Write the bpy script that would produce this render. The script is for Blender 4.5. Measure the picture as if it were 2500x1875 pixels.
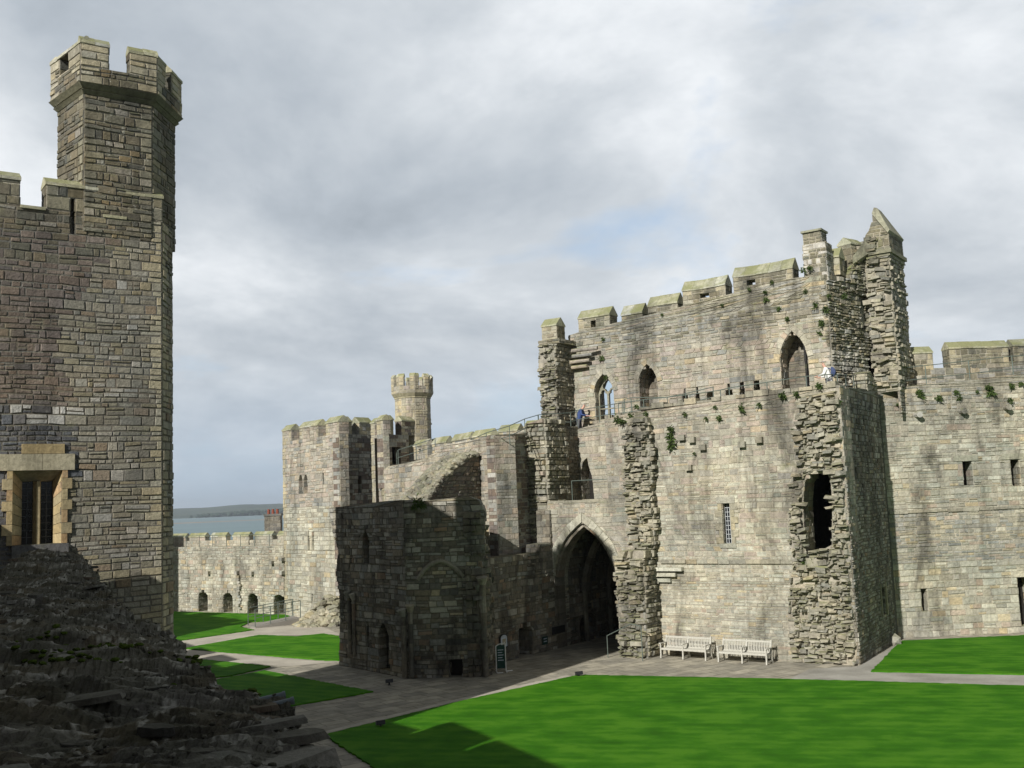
import bpy, bmesh, math, random
from mathutils import Vector, Matrix, Euler, noise
R_ = math.radians
for o in list(bpy.data.objects): bpy.data.objects.remove(o)
scn = bpy.context.scene
col = scn.collection
# ------------------------------------------------------------------ camera
CH = 7.4; PITCH = R_(6.5); ROLL = 0.040; FPX = 2520.0
cp, sp = math.cos(PITCH), math.sin(PITCH); cr, sr = math.cos(ROLL), math.sin(ROLL)
cX0 = Vector((1, 0, 0)); cY0 = Vector((0, -sp, cp)); cF = Vector((0, cp, sp))
cX = cX0*cr - cY0*sr; cY = cX0*sr + cY0*cr
cd = bpy.data.cameras.new('camera'); cam = bpy.data.objects.new('camera', cd); col.objects.link(cam)
cd.sensor_width = 36; cd.lens = FPX/2500*36; cd.clip_start = 0.1; cd.clip_end = 30000
m3 = Matrix((cX, cY, -cF)).transposed()
cam.matrix_world = Matrix.Translation((0, 0, CH)) @ m3.to_4x4()
scn.camera = cam
# ------------------------------------------------------------------ sun and sky
SUN_AZ = R_(58.0); SUN_EL = R_(30.0)            # azimuth: direction in which the shadows fall
Lh = Vector((math.cos(SUN_AZ), math.sin(SUN_AZ), 0))
ldir = Vector((Lh.x*math.cos(SUN_EL), Lh.y*math.cos(SUN_EL), -math.sin(SUN_EL)))
sd = bpy.data.lights.new('sun', 'SUN'); sd.energy = 5.0; sd.angle = R_(0.5); sd.color = (1.0, 0.97, 0.91)
so = bpy.data.objects.new('sun', sd); col.objects.link(so); so.location = (-60, -60, 60)
so.rotation_euler = ldir.to_track_quat('-Z', 'Y').to_euler()
w = bpy.data.worlds.new('World'); scn.world = w; w.use_nodes = True
nt = w.node_tree; nt.nodes.clear(); N = nt.nodes.new; K = nt.links.new
def nd(tree, typ, **kw):
    n = tree.nodes.new(typ)
    for k, v in kw.items():
        if k.startswith('i_'):
            k2 = k[2:]; n.inputs[int(k2) if k2.isdigit() else k2.replace('_', ' ')].default_value = v
        else: setattr(n, k, v)
    return n
def ramp(tree, pts, interp='LINEAR'):
    n = tree.nodes.new('ShaderNodeValToRGB'); cr_ = n.color_ramp; cr_.interpolation = interp
    while len(cr_.elements) < len(pts): cr_.elements.new(0.5)
    for e, (p, c) in zip(cr_.elements, pts):
        e.position = p; e.color = (c, c, c, 1) if not hasattr(c, '__len__') else (*c, 1)
    return n
out = N('ShaderNodeOutputWorld'); bg = N('ShaderNodeBackground'); bg.inputs[1].default_value = 0.1
sky = N('ShaderNodeTexSky'); sky.sky_type = 'NISHITA'; sky.sun_disc = False
sky.sun_elevation = SUN_EL; sky.sun_rotation = math.atan2(-Lh.x, -Lh.y) % (2*math.pi)
sky.air_density = 1.0; sky.dust_density = 1.5
tc = N('ShaderNodeTexCoord'); sep = N('ShaderNodeSeparateXYZ'); K(tc.outputs['Generated'], sep.inputs[0])
zz = nd(nt, 'ShaderNodeMath', operation='ADD', i_1=0.30); K(sep.outputs[2], zz.inputs[0])
zm = nd(nt, 'ShaderNodeMath', operation='MAXIMUM', i_1=0.05); K(zz.outputs[0], zm.inputs[0])
dx = nd(nt, 'ShaderNodeMath', operation='DIVIDE'); K(sep.outputs[0], dx.inputs[0]); K(zm.outputs[0], dx.inputs[1])
dy = nd(nt, 'ShaderNodeMath', operation='DIVIDE'); K(sep.outputs[1], dy.inputs[0]); K(zm.outputs[0], dy.inputs[1])
cv = N('ShaderNodeCombineXYZ'); K(dx.outputs[0], cv.inputs[0]); K(dy.outputs[0], cv.inputs[1])
mp = nd(nt, 'ShaderNodeMapping'); K(cv.outputs[0], mp.inputs[0])
mp.inputs['Location'].default_value = (31.0, 17.0, 0); mp.inputs['Scale'].default_value = (1.5, 1.5, 1); mp.inputs['Rotation'].default_value = (0, 0, R_(-20))
n1 = nd(nt, 'ShaderNodeTexNoise', i_Scale=0.85, i_Detail=11.0, i_Roughness=0.56, i_Distortion=0.25); K(mp.outputs[0], n1.inputs['Vector'])
mp2 = nd(nt, 'ShaderNodeMapping'); K(cv.outputs[0], mp2.inputs[0]); mp2.inputs['Location'].default_value = (7.7, -2.3, 1); mp2.inputs['Scale'].default_value = (1.35, 1.35, 1); mp2.inputs['Rotation'].default_value = (0, 0, R_(-20))
n2 = nd(nt, 'ShaderNodeTexNoise', i_Scale=1.15, i_Detail=12.0, i_Roughness=0.58, i_Distortion=0.25); K(mp2.outputs[0], n2.inputs['Vector'])
elv = nd(nt, 'ShaderNodeMapRange'); K(sep.outputs[2], elv.inputs[0])
for q_, v_ in ((1, .05), (2, .42), (3, -.02), (4, .16)): elv.inputs[q_].default_value = v_
cin = nd(nt, 'ShaderNodeMath', operation='ADD'); K(n1.outputs[0], cin.inputs[0]); K(elv.outputs[0], cin.inputs[1])
cover = ramp(nt, [(0.37, 0.0), (0.50, 1.0)]); K(cin.outputs[0], cover.inputs[0])
shade = ramp(nt, [(0.38, (3.1, 3.5, 3.95)), (0.45, (4.2, 4.65, 5.15)), (0.52, (5.6, 6.0, 6.4)), (0.59, (7.6, 7.9, 8.2))])
for e in shade.color_ramp.elements: pass
# darker underside where the cover is thick, bright rims where it is thin
mx = nd(nt, 'ShaderNodeMath', operation='MULTIPLY_ADD', i_1=-0.45, i_2=0.72); K(n1.outputs[0], mx.inputs[0])
sh2 = nd(nt, 'ShaderNodeMath', operation='ADD'); K(mx.outputs[0], sh2.inputs[0]); K(n2.outputs[0], sh2.inputs[1])
sh3 = nd(nt, 'ShaderNodeMath', operation='MULTIPLY', i_1=0.52); K(sh2.outputs[0], sh3.inputs[0])
K(sh3.outputs[0], shade.inputs[0])
blue = nd(nt, 'ShaderNodeMix', data_type='RGBA', blend_type='MIX'); blue.inputs[0].default_value = 0.55
K(sky.outputs[0], blue.inputs[6]); blue.inputs[7].default_value = (4.6, 5.9, 7.6, 1)
mixc = nd(nt, 'ShaderNodeMix', data_type='RGBA'); K(cover.outputs[0], mixc.inputs[0]); K(blue.outputs[2], mixc.inputs[6]); K(shade.outputs[0], mixc.inputs[7])
# pale veil near the horizon
hv = ramp(nt, [(0.0, 0.8), (0.15, 0.0)]); K(sep.outputs[2], hv.inputs[0])
mixh = nd(nt, 'ShaderNodeMix', data_type='RGBA'); K(hv.outputs[0], mixh.inputs[0]); K(mixc.outputs[2], mixh.inputs[6]); mixh.inputs[7].default_value = (3.9, 4.9, 6.1, 1)
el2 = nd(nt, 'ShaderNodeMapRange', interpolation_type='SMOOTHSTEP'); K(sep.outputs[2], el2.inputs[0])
for q_, v_ in ((1, .42), (2, .80), (3, 1.10), (4, .34)): el2.inputs[q_].default_value = v_  # unseen sky overhead dimmed, added to weaken fill light in the shadows
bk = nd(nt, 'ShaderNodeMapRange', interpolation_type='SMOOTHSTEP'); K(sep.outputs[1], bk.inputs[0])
for q_, v_ in ((1, -.5), (2, .45), (3, .50), (4, 1.0)): bk.inputs[q_].default_value = v_  # unseen sky behind the camera dimmed too, for darker shadows
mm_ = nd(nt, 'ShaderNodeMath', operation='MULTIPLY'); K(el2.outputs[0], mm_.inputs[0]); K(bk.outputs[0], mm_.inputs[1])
sky_dim = nd(nt, 'ShaderNodeMix', data_type='RGBA', blend_type='MULTIPLY'); sky_dim.inputs[0].default_value = 1; K(mixh.outputs[2], sky_dim.inputs[6]); K(mm_.outputs[0], sky_dim.inputs[7])
K(sky_dim.outputs[2], bg.inputs[0]); K(bg.outputs[0], out.inputs[0])
vs = scn.view_settings; vs.view_transform = 'Standard'; vs.look = 'None'; vs.exposure = 0.08; vs.gamma = 1.0; vs.use_curve_mapping = False
scn.render.engine = 'CYCLES'
# ------------------------------------------------------------------ surveying helpers
def ray(x, y):                       # x, y as read off the photo viewed 2212 wide
    x *= 2500/2212; y *= 2500/2212
    u = (x-1250)/FPX; v = (937.5-y)/FPX
    return cF + cX*u + cY*v
def g(x, y, z=0.0):
    d = ray(x, y); t = (z-CH)/d.z; return Vector((d.x*t, d.y*t))
def atY(x, y, Y):
    d = ray(x, y); t = Y/d.y; return Vector((d.x*t, Y, CH+d.z*t))
class Frame:
    "a vertical plane: s runs along it, z up, d outward (to the right-hand side of s)"
    def __init__(s, o, ang):
        s.o = Vector((o[0], o[1])); a = R_(ang); s.U = Vector((math.cos(a), math.sin(a))); s.N = Vector((math.sin(a), -math.cos(a))); s.ang = ang
    def P(s, a, d, z):
        p = s.o + s.U*a + s.N*d; return Vector((p.x, p.y, z))
    def px(s, x, y, d=0.0):
        r = ray(x, y); o = s.o + s.N*d; r2 = Vector((r.x, r.y)); t = o.dot(s.N)/r2.dot(s.N)
        return ((r2*t - s.o).dot(s.U), CH + r.z*t)
    def sx(s, x, y, d=0.0): return s.px(x, y, d)[0]
# ------------------------------------------------------------------ mesh building
PALS = {
 'buff':   [((.47,.425,.355),5), ((.44,.405,.345),4), ((.42,.39,.33),3), ((.55,.43,.27),1.0), ((.50,.38,.31),1.4), ((.33,.32,.28),1.6), ((.62,.57,.48),1.4), ((.38,.385,.32),1.3)],
 'pink':   [((.49,.41,.35),5), ((.45,.37,.33),3), ((.46,.415,.35),3), ((.37,.345,.31),2), ((.53,.42,.31),.8), ((.58,.54,.47),1.0), ((.30,.28,.26),1)],
 'pale':   [((.55,.52,.44),5), ((.51,.475,.40),4), ((.47,.44,.37),2), ((.58,.46,.29),.7), ((.44,.425,.36),1.5), ((.66,.62,.53),2)],
 'grey':   [((.34,.33,.29),5), ((.28,.28,.25),4), ((.40,.38,.32),3), ((.44,.37,.24),1), ((.22,.22,.20),2), ((.48,.46,.41),1)],
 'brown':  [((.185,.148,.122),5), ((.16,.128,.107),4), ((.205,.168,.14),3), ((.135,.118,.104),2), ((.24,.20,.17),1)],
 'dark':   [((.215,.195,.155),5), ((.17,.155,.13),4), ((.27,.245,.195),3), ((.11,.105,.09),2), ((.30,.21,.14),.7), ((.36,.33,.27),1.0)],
 'slate':  [((.13,.13,.135),5), ((.10,.10,.105),4), ((.17,.165,.16),2)],
 'greyrub':[((.275,.255,.20),5), ((.33,.31,.255),3), ((.25,.22,.14),2.6), ((.20,.19,.16),1.6), ((.25,.185,.125),.8), ((.44,.42,.375),1)],
 'mossy':  [((.22,.205,.145),5), ((.17,.16,.12),4), ((.26,.235,.165),3), ((.13,.125,.10),2), ((.34,.31,.25),.8)],
 'mossdk': [((.15,.14,.10),5), ((.115,.108,.082),4), ((.18,.16,.115),3), ((.09,.086,.07),2), ((.30,.28,.24),.7), ((.22,.17,.10),.7)],
 'dress':  [((.40,.36,.25),4), ((.44,.38,.25),2), ((.36,.34,.27),3)],
 'gold':   [((.40,.315,.17),4), ((.43,.35,.20),2), ((.34,.285,.175),2), ((.40,.26,.14),.8)],
 'cope':   [((.40,.39,.27),4), ((.35,.34,.22),3), ((.46,.45,.36),2), ((.50,.49,.43),.7)],
 'white':  [((.55,.53,.48),3), ((.48,.46,.42),2)],
 'mortar': [((.44,.40,.32),1), ((.36,.33,.27),1)],
 'mortard':[((.19,.175,.145),1), ((.15,.138,.115),1)],
 'rub':    [((.42,.38,.31),4), ((.36,.33,.27),4), ((.50,.45,.36),2), ((.30,.28,.24),2), ((.46,.38,.27),1), ((.22,.21,.19),1.2)],
}
def pick(rng, name):
    L = PALS[name]; tot = sum(q for _, q in L); r = rng.random()*tot
    for c, q in L:
        r -= q
        if r <= 0: break
    k = rng.uniform(.86, 1.14); h = rng.uniform(-.010, .010)
    mean = [sum(cc[i]*q for cc, q in L)/tot for i in range(3)]; c = [c[i]*.68+mean[i]*.32 for i in range(3)]
    if name in ('pale','buff','pink','rub'): k *= .88; c = [c[0]*.975, c[1]*1.005, c[2]*.965]
    return (max(.02, c[0]*k+h), max(.02, c[1]*k), max(.02, c[2]*k-h), 1.0)
class MB:
    def __init__(s): s.v = []; s.f = []; s.c = []
    def add(s, vs, fs, c):
        b = len(s.v); s.v.extend([tuple(q) for q in vs]); s.f.extend([[i+b for i in f] for f in fs]); s.c.extend([c]*len(vs))
    def prism(s, A, B, c, cap=True):
        "A, B: equally long rings"
        n = len(A); vs = list(A)+list(B); fs = [[i, (i+1) % n, n+(i+1) % n, n+i] for i in range(n)]
        if cap: fs += [list(range(n))[::-1], list(range(n, 2*n))]
        s.add(vs, fs, c)
    def box(s, c, sx, sy, sz, rot=None, colr=(.5,.5,.5,1), jit=0, rng=None):
        vs = []
        for z in (-.5, .5):
            for x, y in ((-.5,-.5),(.5,-.5),(.5,.5),(-.5,.5)):
                p = Vector((x*sx, y*sy, z*sz))
                if jit: p += Vector((rng.uniform(-jit, jit)*sx, rng.uniform(-jit, jit)*sy, rng.uniform(-jit, jit)*sz))
                if rot is not None: p = rot @ p
                vs.append(Vector(c)+p)
        s.add(vs, [[0,3,2,1],[4,5,6,7],[0,1,5,4],[1,2,6,5],[2,3,7,6],[3,0,4,7]], colr)
    def fbox(s, fr, s0, s1, d0, d1, z0, z1, colr=(.5,.5,.5,1)):
        A = [fr.P(s0,d0,z0), fr.P(s1,d0,z0), fr.P(s1,d1,z0), fr.P(s0,d1,z0)]
        B = [fr.P(s0,d0,z1), fr.P(s1,d0,z1), fr.P(s1,d1,z1), fr.P(s0,d1,z1)]
        s.prism(A, B, colr)
    def tube(s, p0, p1, r0, r1=None, n=8, colr=(.5,.5,.5,1)):
        if r1 is None: r1 = r0
        p0 = Vector(p0); p1 = Vector(p1); ax = (p1-p0).normalized()
        t = Vector((0,0,1)) if abs(ax.z) < .9 else Vector((1,0,0)); a = ax.cross(t).normalized(); b = ax.cross(a)
        A = [p0+(a*math.cos(q)+b*math.sin(q))*r0 for q in [2*math.pi*i/n for i in range(n)]]
        B = [p1+(a*math.cos(q)+b*math.sin(q))*r1 for q in [2*math.pi*i/n for i in range(n)]]
        s.prism(A, B, colr)
    def blob(s, c, r, colr, rng, sq=(1,1,1)):
        "an irregular stone: a jittered low polyhedron"
        q = (1+5**.5)/2; vs = [(-1,q,0),(1,q,0),(-1,-q,0),(1,-q,0),(0,-1,q),(0,1,q),(0,-1,-q),(0,1,-q),(q,0,-1),(q,0,1),(-q,0,-1),(-q,0,1)]
        fs = [[0,11,5],[0,5,1],[0,1,7],[0,7,10],[0,10,11],[1,5,9],[5,11,4],[11,10,2],[10,7,6],[7,1,8],[3,9,4],[3,4,2],[3,2,6],[3,6,8],[3,8,9],[4,9,5],[2,4,11],[6,2,10],[8,6,7],[9,8,1]]
        e = Euler((rng.uniform(-.3,.3), rng.uniform(-.3,.3), rng.uniform(0,6.3))).to_matrix(); o = []
        for v in vs:
            p = Vector(v)/1.9*r*rng.uniform(.75,1.15); p = Vector((p.x*sq[0], p.y*sq[1], p.z*sq[2])); o.append(Vector(c)+e@p)
        s.add(o, fs, colr)
    def build(s, name, mat, parent=None, smooth=False):
        me = bpy.data.meshes.new(name); me.from_pydata(s.v, [], s.f); me.materials.append(mat)
        at = me.color_attributes.new('tone', 'FLOAT_COLOR', 'POINT')
        at.data.foreach_set('color', [x for c in s.c for x in (c if len(c) == 4 else (*c, 1))])
        if smooth: me.polygons.foreach_set('use_smooth', [True]*len(me.polygons))
        me.update(); o = bpy.data.objects.new(name, me); col.objects.link(o)
        if parent is not None: attach(o, parent)
        return o
def attach(o, parent):
    def world(q): return (world(q.parent) @ q.matrix_parent_inverse if q.parent else Matrix()) @ Matrix.Translation(q.location)
    o.parent = parent; o.matrix_parent_inverse = world(parent).inverted()
def tag(o, label, cat=None, group=None, kind=None):
    if label: o['label'] = label
    if cat: o['category'] = cat
    if group: o['group'] = group
    if kind: o['kind'] = kind
    return o
def thing(name, label, cat, loc=(0,0,0), group=None):
    o = bpy.data.objects.new(name, None); o.empty_display_size = .5; col.objects.link(o); o.location = loc
    return tag(o, label, cat, group)
def structure(o): o['kind'] = 'structure'; return o
def copy_tree(o, parent=None):
    c = o.copy(); col.objects.link(c)
    if parent is not None: c.parent = parent
    for ch in list(o.children): copy_tree(ch, c)
    return c
# ------------------------------------------------------------------ materials
def mat_base(name):
    m = bpy.data.materials.new(name); m.use_nodes = True; t = m.node_tree; t.nodes.clear()
    o = t.nodes.new('ShaderNodeOutputMaterial'); b = t.nodes.new('ShaderNodeBsdfPrincipled'); t.links.new(b.outputs[0], o.inputs[0])
    b.inputs['Specular IOR Level'].default_value = .25
    return m, t, b
def stone_mat(name, stain=.5, moss=.5, bump=.6, mscale=1.0, lichen=.3, stain_col=(.07,.065,.055)):
    m, t, b = mat_base(name); k = t.links.new
    at = nd(t, 'ShaderNodeAttribute', attribute_name='tone'); ge = t.nodes.new('ShaderNodeNewGeometry'); pos = ge.outputs['Position']
    nA = nd(t, 'ShaderNodeTexNoise', i_Scale=7.0*mscale, i_Detail=8.0, i_Roughness=.65); k(pos, nA.inputs['Vector'])
    rA = ramp(t, [(.28, .68), (.72, 1.28)]); k(nA.outputs[0], rA.inputs[0])
    mu = nd(t, 'ShaderNodeMix', data_type='RGBA', blend_type='MULTIPLY'); mu.inputs[0].default_value = 1; k(at.outputs[0], mu.inputs[6]); k(rA.outputs[0], mu.inputs[7])
    # dark weathering in patches that run down the wall
    mv = nd(t, 'ShaderNodeMapping'); mv.inputs['Scale'].default_value = (1,1,.38); k(pos, mv.inputs[0])
    nB = nd(t, 'ShaderNodeTexNoise', i_Scale=.55, i_Detail=7.0, i_Roughness=.66, i_Distortion=.6); k(mv.outputs[0], nB.inputs['Vector'])
    rB = ramp(t, [(.50, 0.0), (.66, stain)]); k(nB.outputs[0], rB.inputs[0])
    m1 = nd(t, 'ShaderNodeMix', data_type='RGBA'); k(rB.outputs[0], m1.inputs[0]); k(mu.outputs[2], m1.inputs[6]); m1.inputs[7].default_value = (*stain_col, 1)
    nW = nd(t, 'ShaderNodeTexNoise', i_Scale=.33, i_Detail=4.0, i_Roughness=.6); k(pos, nW.inputs['Vector'])
    rW = ramp(t, [(.32,(.78,.80,.83)),(.5,(1.03,1.02,1.02)),(.68,(1.22,1.19,1.13))]); k(nW.outputs[0], rW.inputs[0])
    mW = nd(t, 'ShaderNodeMix', data_type='RGBA', blend_type='MULTIPLY'); mW.inputs[0].default_value = 1; k(m1.outputs[2], mW.inputs[6]); k(rW.outputs[0], mW.inputs[7])
    ms_ = nd(t, 'ShaderNodeMapping'); ms_.inputs['Scale'].default_value = (1.9,1.9,.13); k(pos, ms_.inputs[0])
    nS_ = nd(t, 'ShaderNodeTexNoise', i_Scale=1.0, i_Detail=6.0, i_Roughness=.62); k(ms_.outputs[0], nS_.inputs['Vector'])
    rS_ = ramp(t, [(.53, 0.0), (.68, .55)]); k(nS_.outputs[0], rS_.inputs[0])
    mS_ = nd(t, 'ShaderNodeMix', data_type='RGBA', blend_type='MULTIPLY'); k(rS_.outputs[0], mS_.inputs[0]); k(mW.outputs[2], mS_.inputs[6]); mS_.inputs[7].default_value = (.42,.42,.40,1)
    # pale lichen dots
    nC = nd(t, 'ShaderNodeTexNoise', i_Scale=3.3, i_Detail=5.0, i_Roughness=.7); k(pos, nC.inputs['Vector'])
    rC = ramp(t, [(.63, 0.0), (.69, lichen)]); k(nC.outputs[0], rC.inputs[0])
    m2 = nd(t, 'ShaderNodeMix', data_type='RGBA'); k(rC.outputs[0], m2.inputs[0]); k(mS_.outputs[2], m2.inputs[6]); m2.inputs[7].default_value = (.50,.49,.42, 1)
    # green algae and moss on upward faces and in patches
    sn = t.nodes.new('ShaderNodeSeparateXYZ'); k(ge.outputs['Normal'], sn.inputs[0])
    nD = nd(t, 'ShaderNodeTexNoise', i_Scale=1.1, i_Detail=6.0, i_Roughness=.7); k(pos, nD.inputs['Vector'])
    ad = nd(t, 'ShaderNodeMath', operation='MULTIPLY_ADD', i_1=.35); k(sn.outputs[2], ad.inputs[0]); k(nD.outputs[0], ad.inputs[2])
    rD = ramp(t, [(.60, 0.0), (.78, moss)]); k(ad.outputs[0], rD.inputs[0])
    m3_ = nd(t, 'ShaderNodeMix', data_type='RGBA'); k(rD.outputs[0], m3_.inputs[0]); k(m2.outputs[2], m3_.inputs[6]); m3_.inputs[7].default_value = (.20,.21,.09, 1)
    k(m3_.outputs[2], b.inputs['Base Color']); b.inputs['Roughness'].default_value = .92
    nE = nd(t, 'ShaderNodeTexNoise', i_Scale=9.0*mscale, i_Detail=10.0, i_Roughness=.72); k(pos, nE.inputs['Vector'])
    bp = nd(t, 'ShaderNodeBump', i_Strength=bump, i_Distance=.08/mscale); k(nE.outputs[0], bp.inputs['Height']); k(bp.outputs[0], b.inputs['Normal'])
    return m
def plain(name, colr, rough=.6, metal=0.0, var=.15, scale=12.0, bump=0.0, spec=.3):
    m, t, b = mat_base(name); k = t.links.new
    tcn = t.nodes.new('ShaderNodeTexCoord')
    n = nd(t, 'ShaderNodeTexNoise', i_Scale=scale, i_Detail=6.0); k(tcn.outputs['Object'], n.inputs['Vector'])
    r = ramp(t, [(.25, tuple(c*(1-var) for c in colr)), (.75, tuple(min(1, c*(1+var)) for c in colr))]); k(n.outputs[0], r.inputs[0])
    k(r.outputs[0], b.inputs['Base Color']); b.inputs['Roughness'].default_value = rough; b.inputs['Metallic'].default_value = metal
    b.inputs['Specular IOR Level'].default_value = spec
    if bump:
        bp = nd(t, 'ShaderNodeBump', i_Strength=bump, i_Distance=.02); k(n.outputs[0], bp.inputs['Height']); k(bp.outputs[0], b.inputs['Normal'])
    return m
M_ = {}
M_['gate'] = stone_mat('gatehouse_masonry', .78, .55, .8)
M_['upper'] = stone_mat('upper_masonry', .75, .85, .8)
M_['left'] = stone_mat('tower_masonry', .30, .35, .9, 1.6, .2)
M_['turret'] = stone_mat('turret_masonry', .7, .6, .8, 1.5, .5)
M_['dark'] = stone_mat('shade_darkened_masonry', .8, .25, .7, 1.0, .10, (.022,.02,.018))  # stained stone, darkened further to put the shadow's depth into its colour
M_['far'] = stone_mat('far_masonry', .5, .3, .6)
M_['cope'] = stone_mat('coping_stone', .35, .75, .6, 1.0, .6)
M_['coping_near'] = stone_mat('wall_top_slate', .5, .12, 1.0, 2.5, .12, (.012,.012,.010))
M_['glass'] = plain('dark_glass', (.012,.014,.018), .12, 0, .3, 3, 0, .5)
M_['void_paint'] = plain('interior_shade_paint', (.02,.018,.015), .95)  # near-black colour standing in for shade inside the openings
M_['lead'] = plain('lattice_lead', (.45,.47,.48), .5)
M_['leadd'] = plain('dark_lattice_lead', (.10,.11,.12), .5)
M_['rail'] = plain('painted_railing', (.13,.16,.14), .45, .3)
M_['bench'] = plain('weathered_bench_wood', (.47,.455,.40), .75, 0, .18, 20, .3)
M_['sand'] = stone_mat('window_sandstone', .25, .1, .4, 1.5, .1)
M_['fern'] = plain('fern_leaves', (.075,.115,.03), .8, 0, .55, 3)
M_['whitep'] = plain('white_paint', (.75,.75,.73), .5)
M_['green'] = plain('green_panel', (.008,.045,.035), .5)
M_['board'] = plain('board_print', (.50,.55,.62), .5, 0, .25, 9)
M_['black'] = plain('black_paint', (.02,.02,.022), .4)
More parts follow.
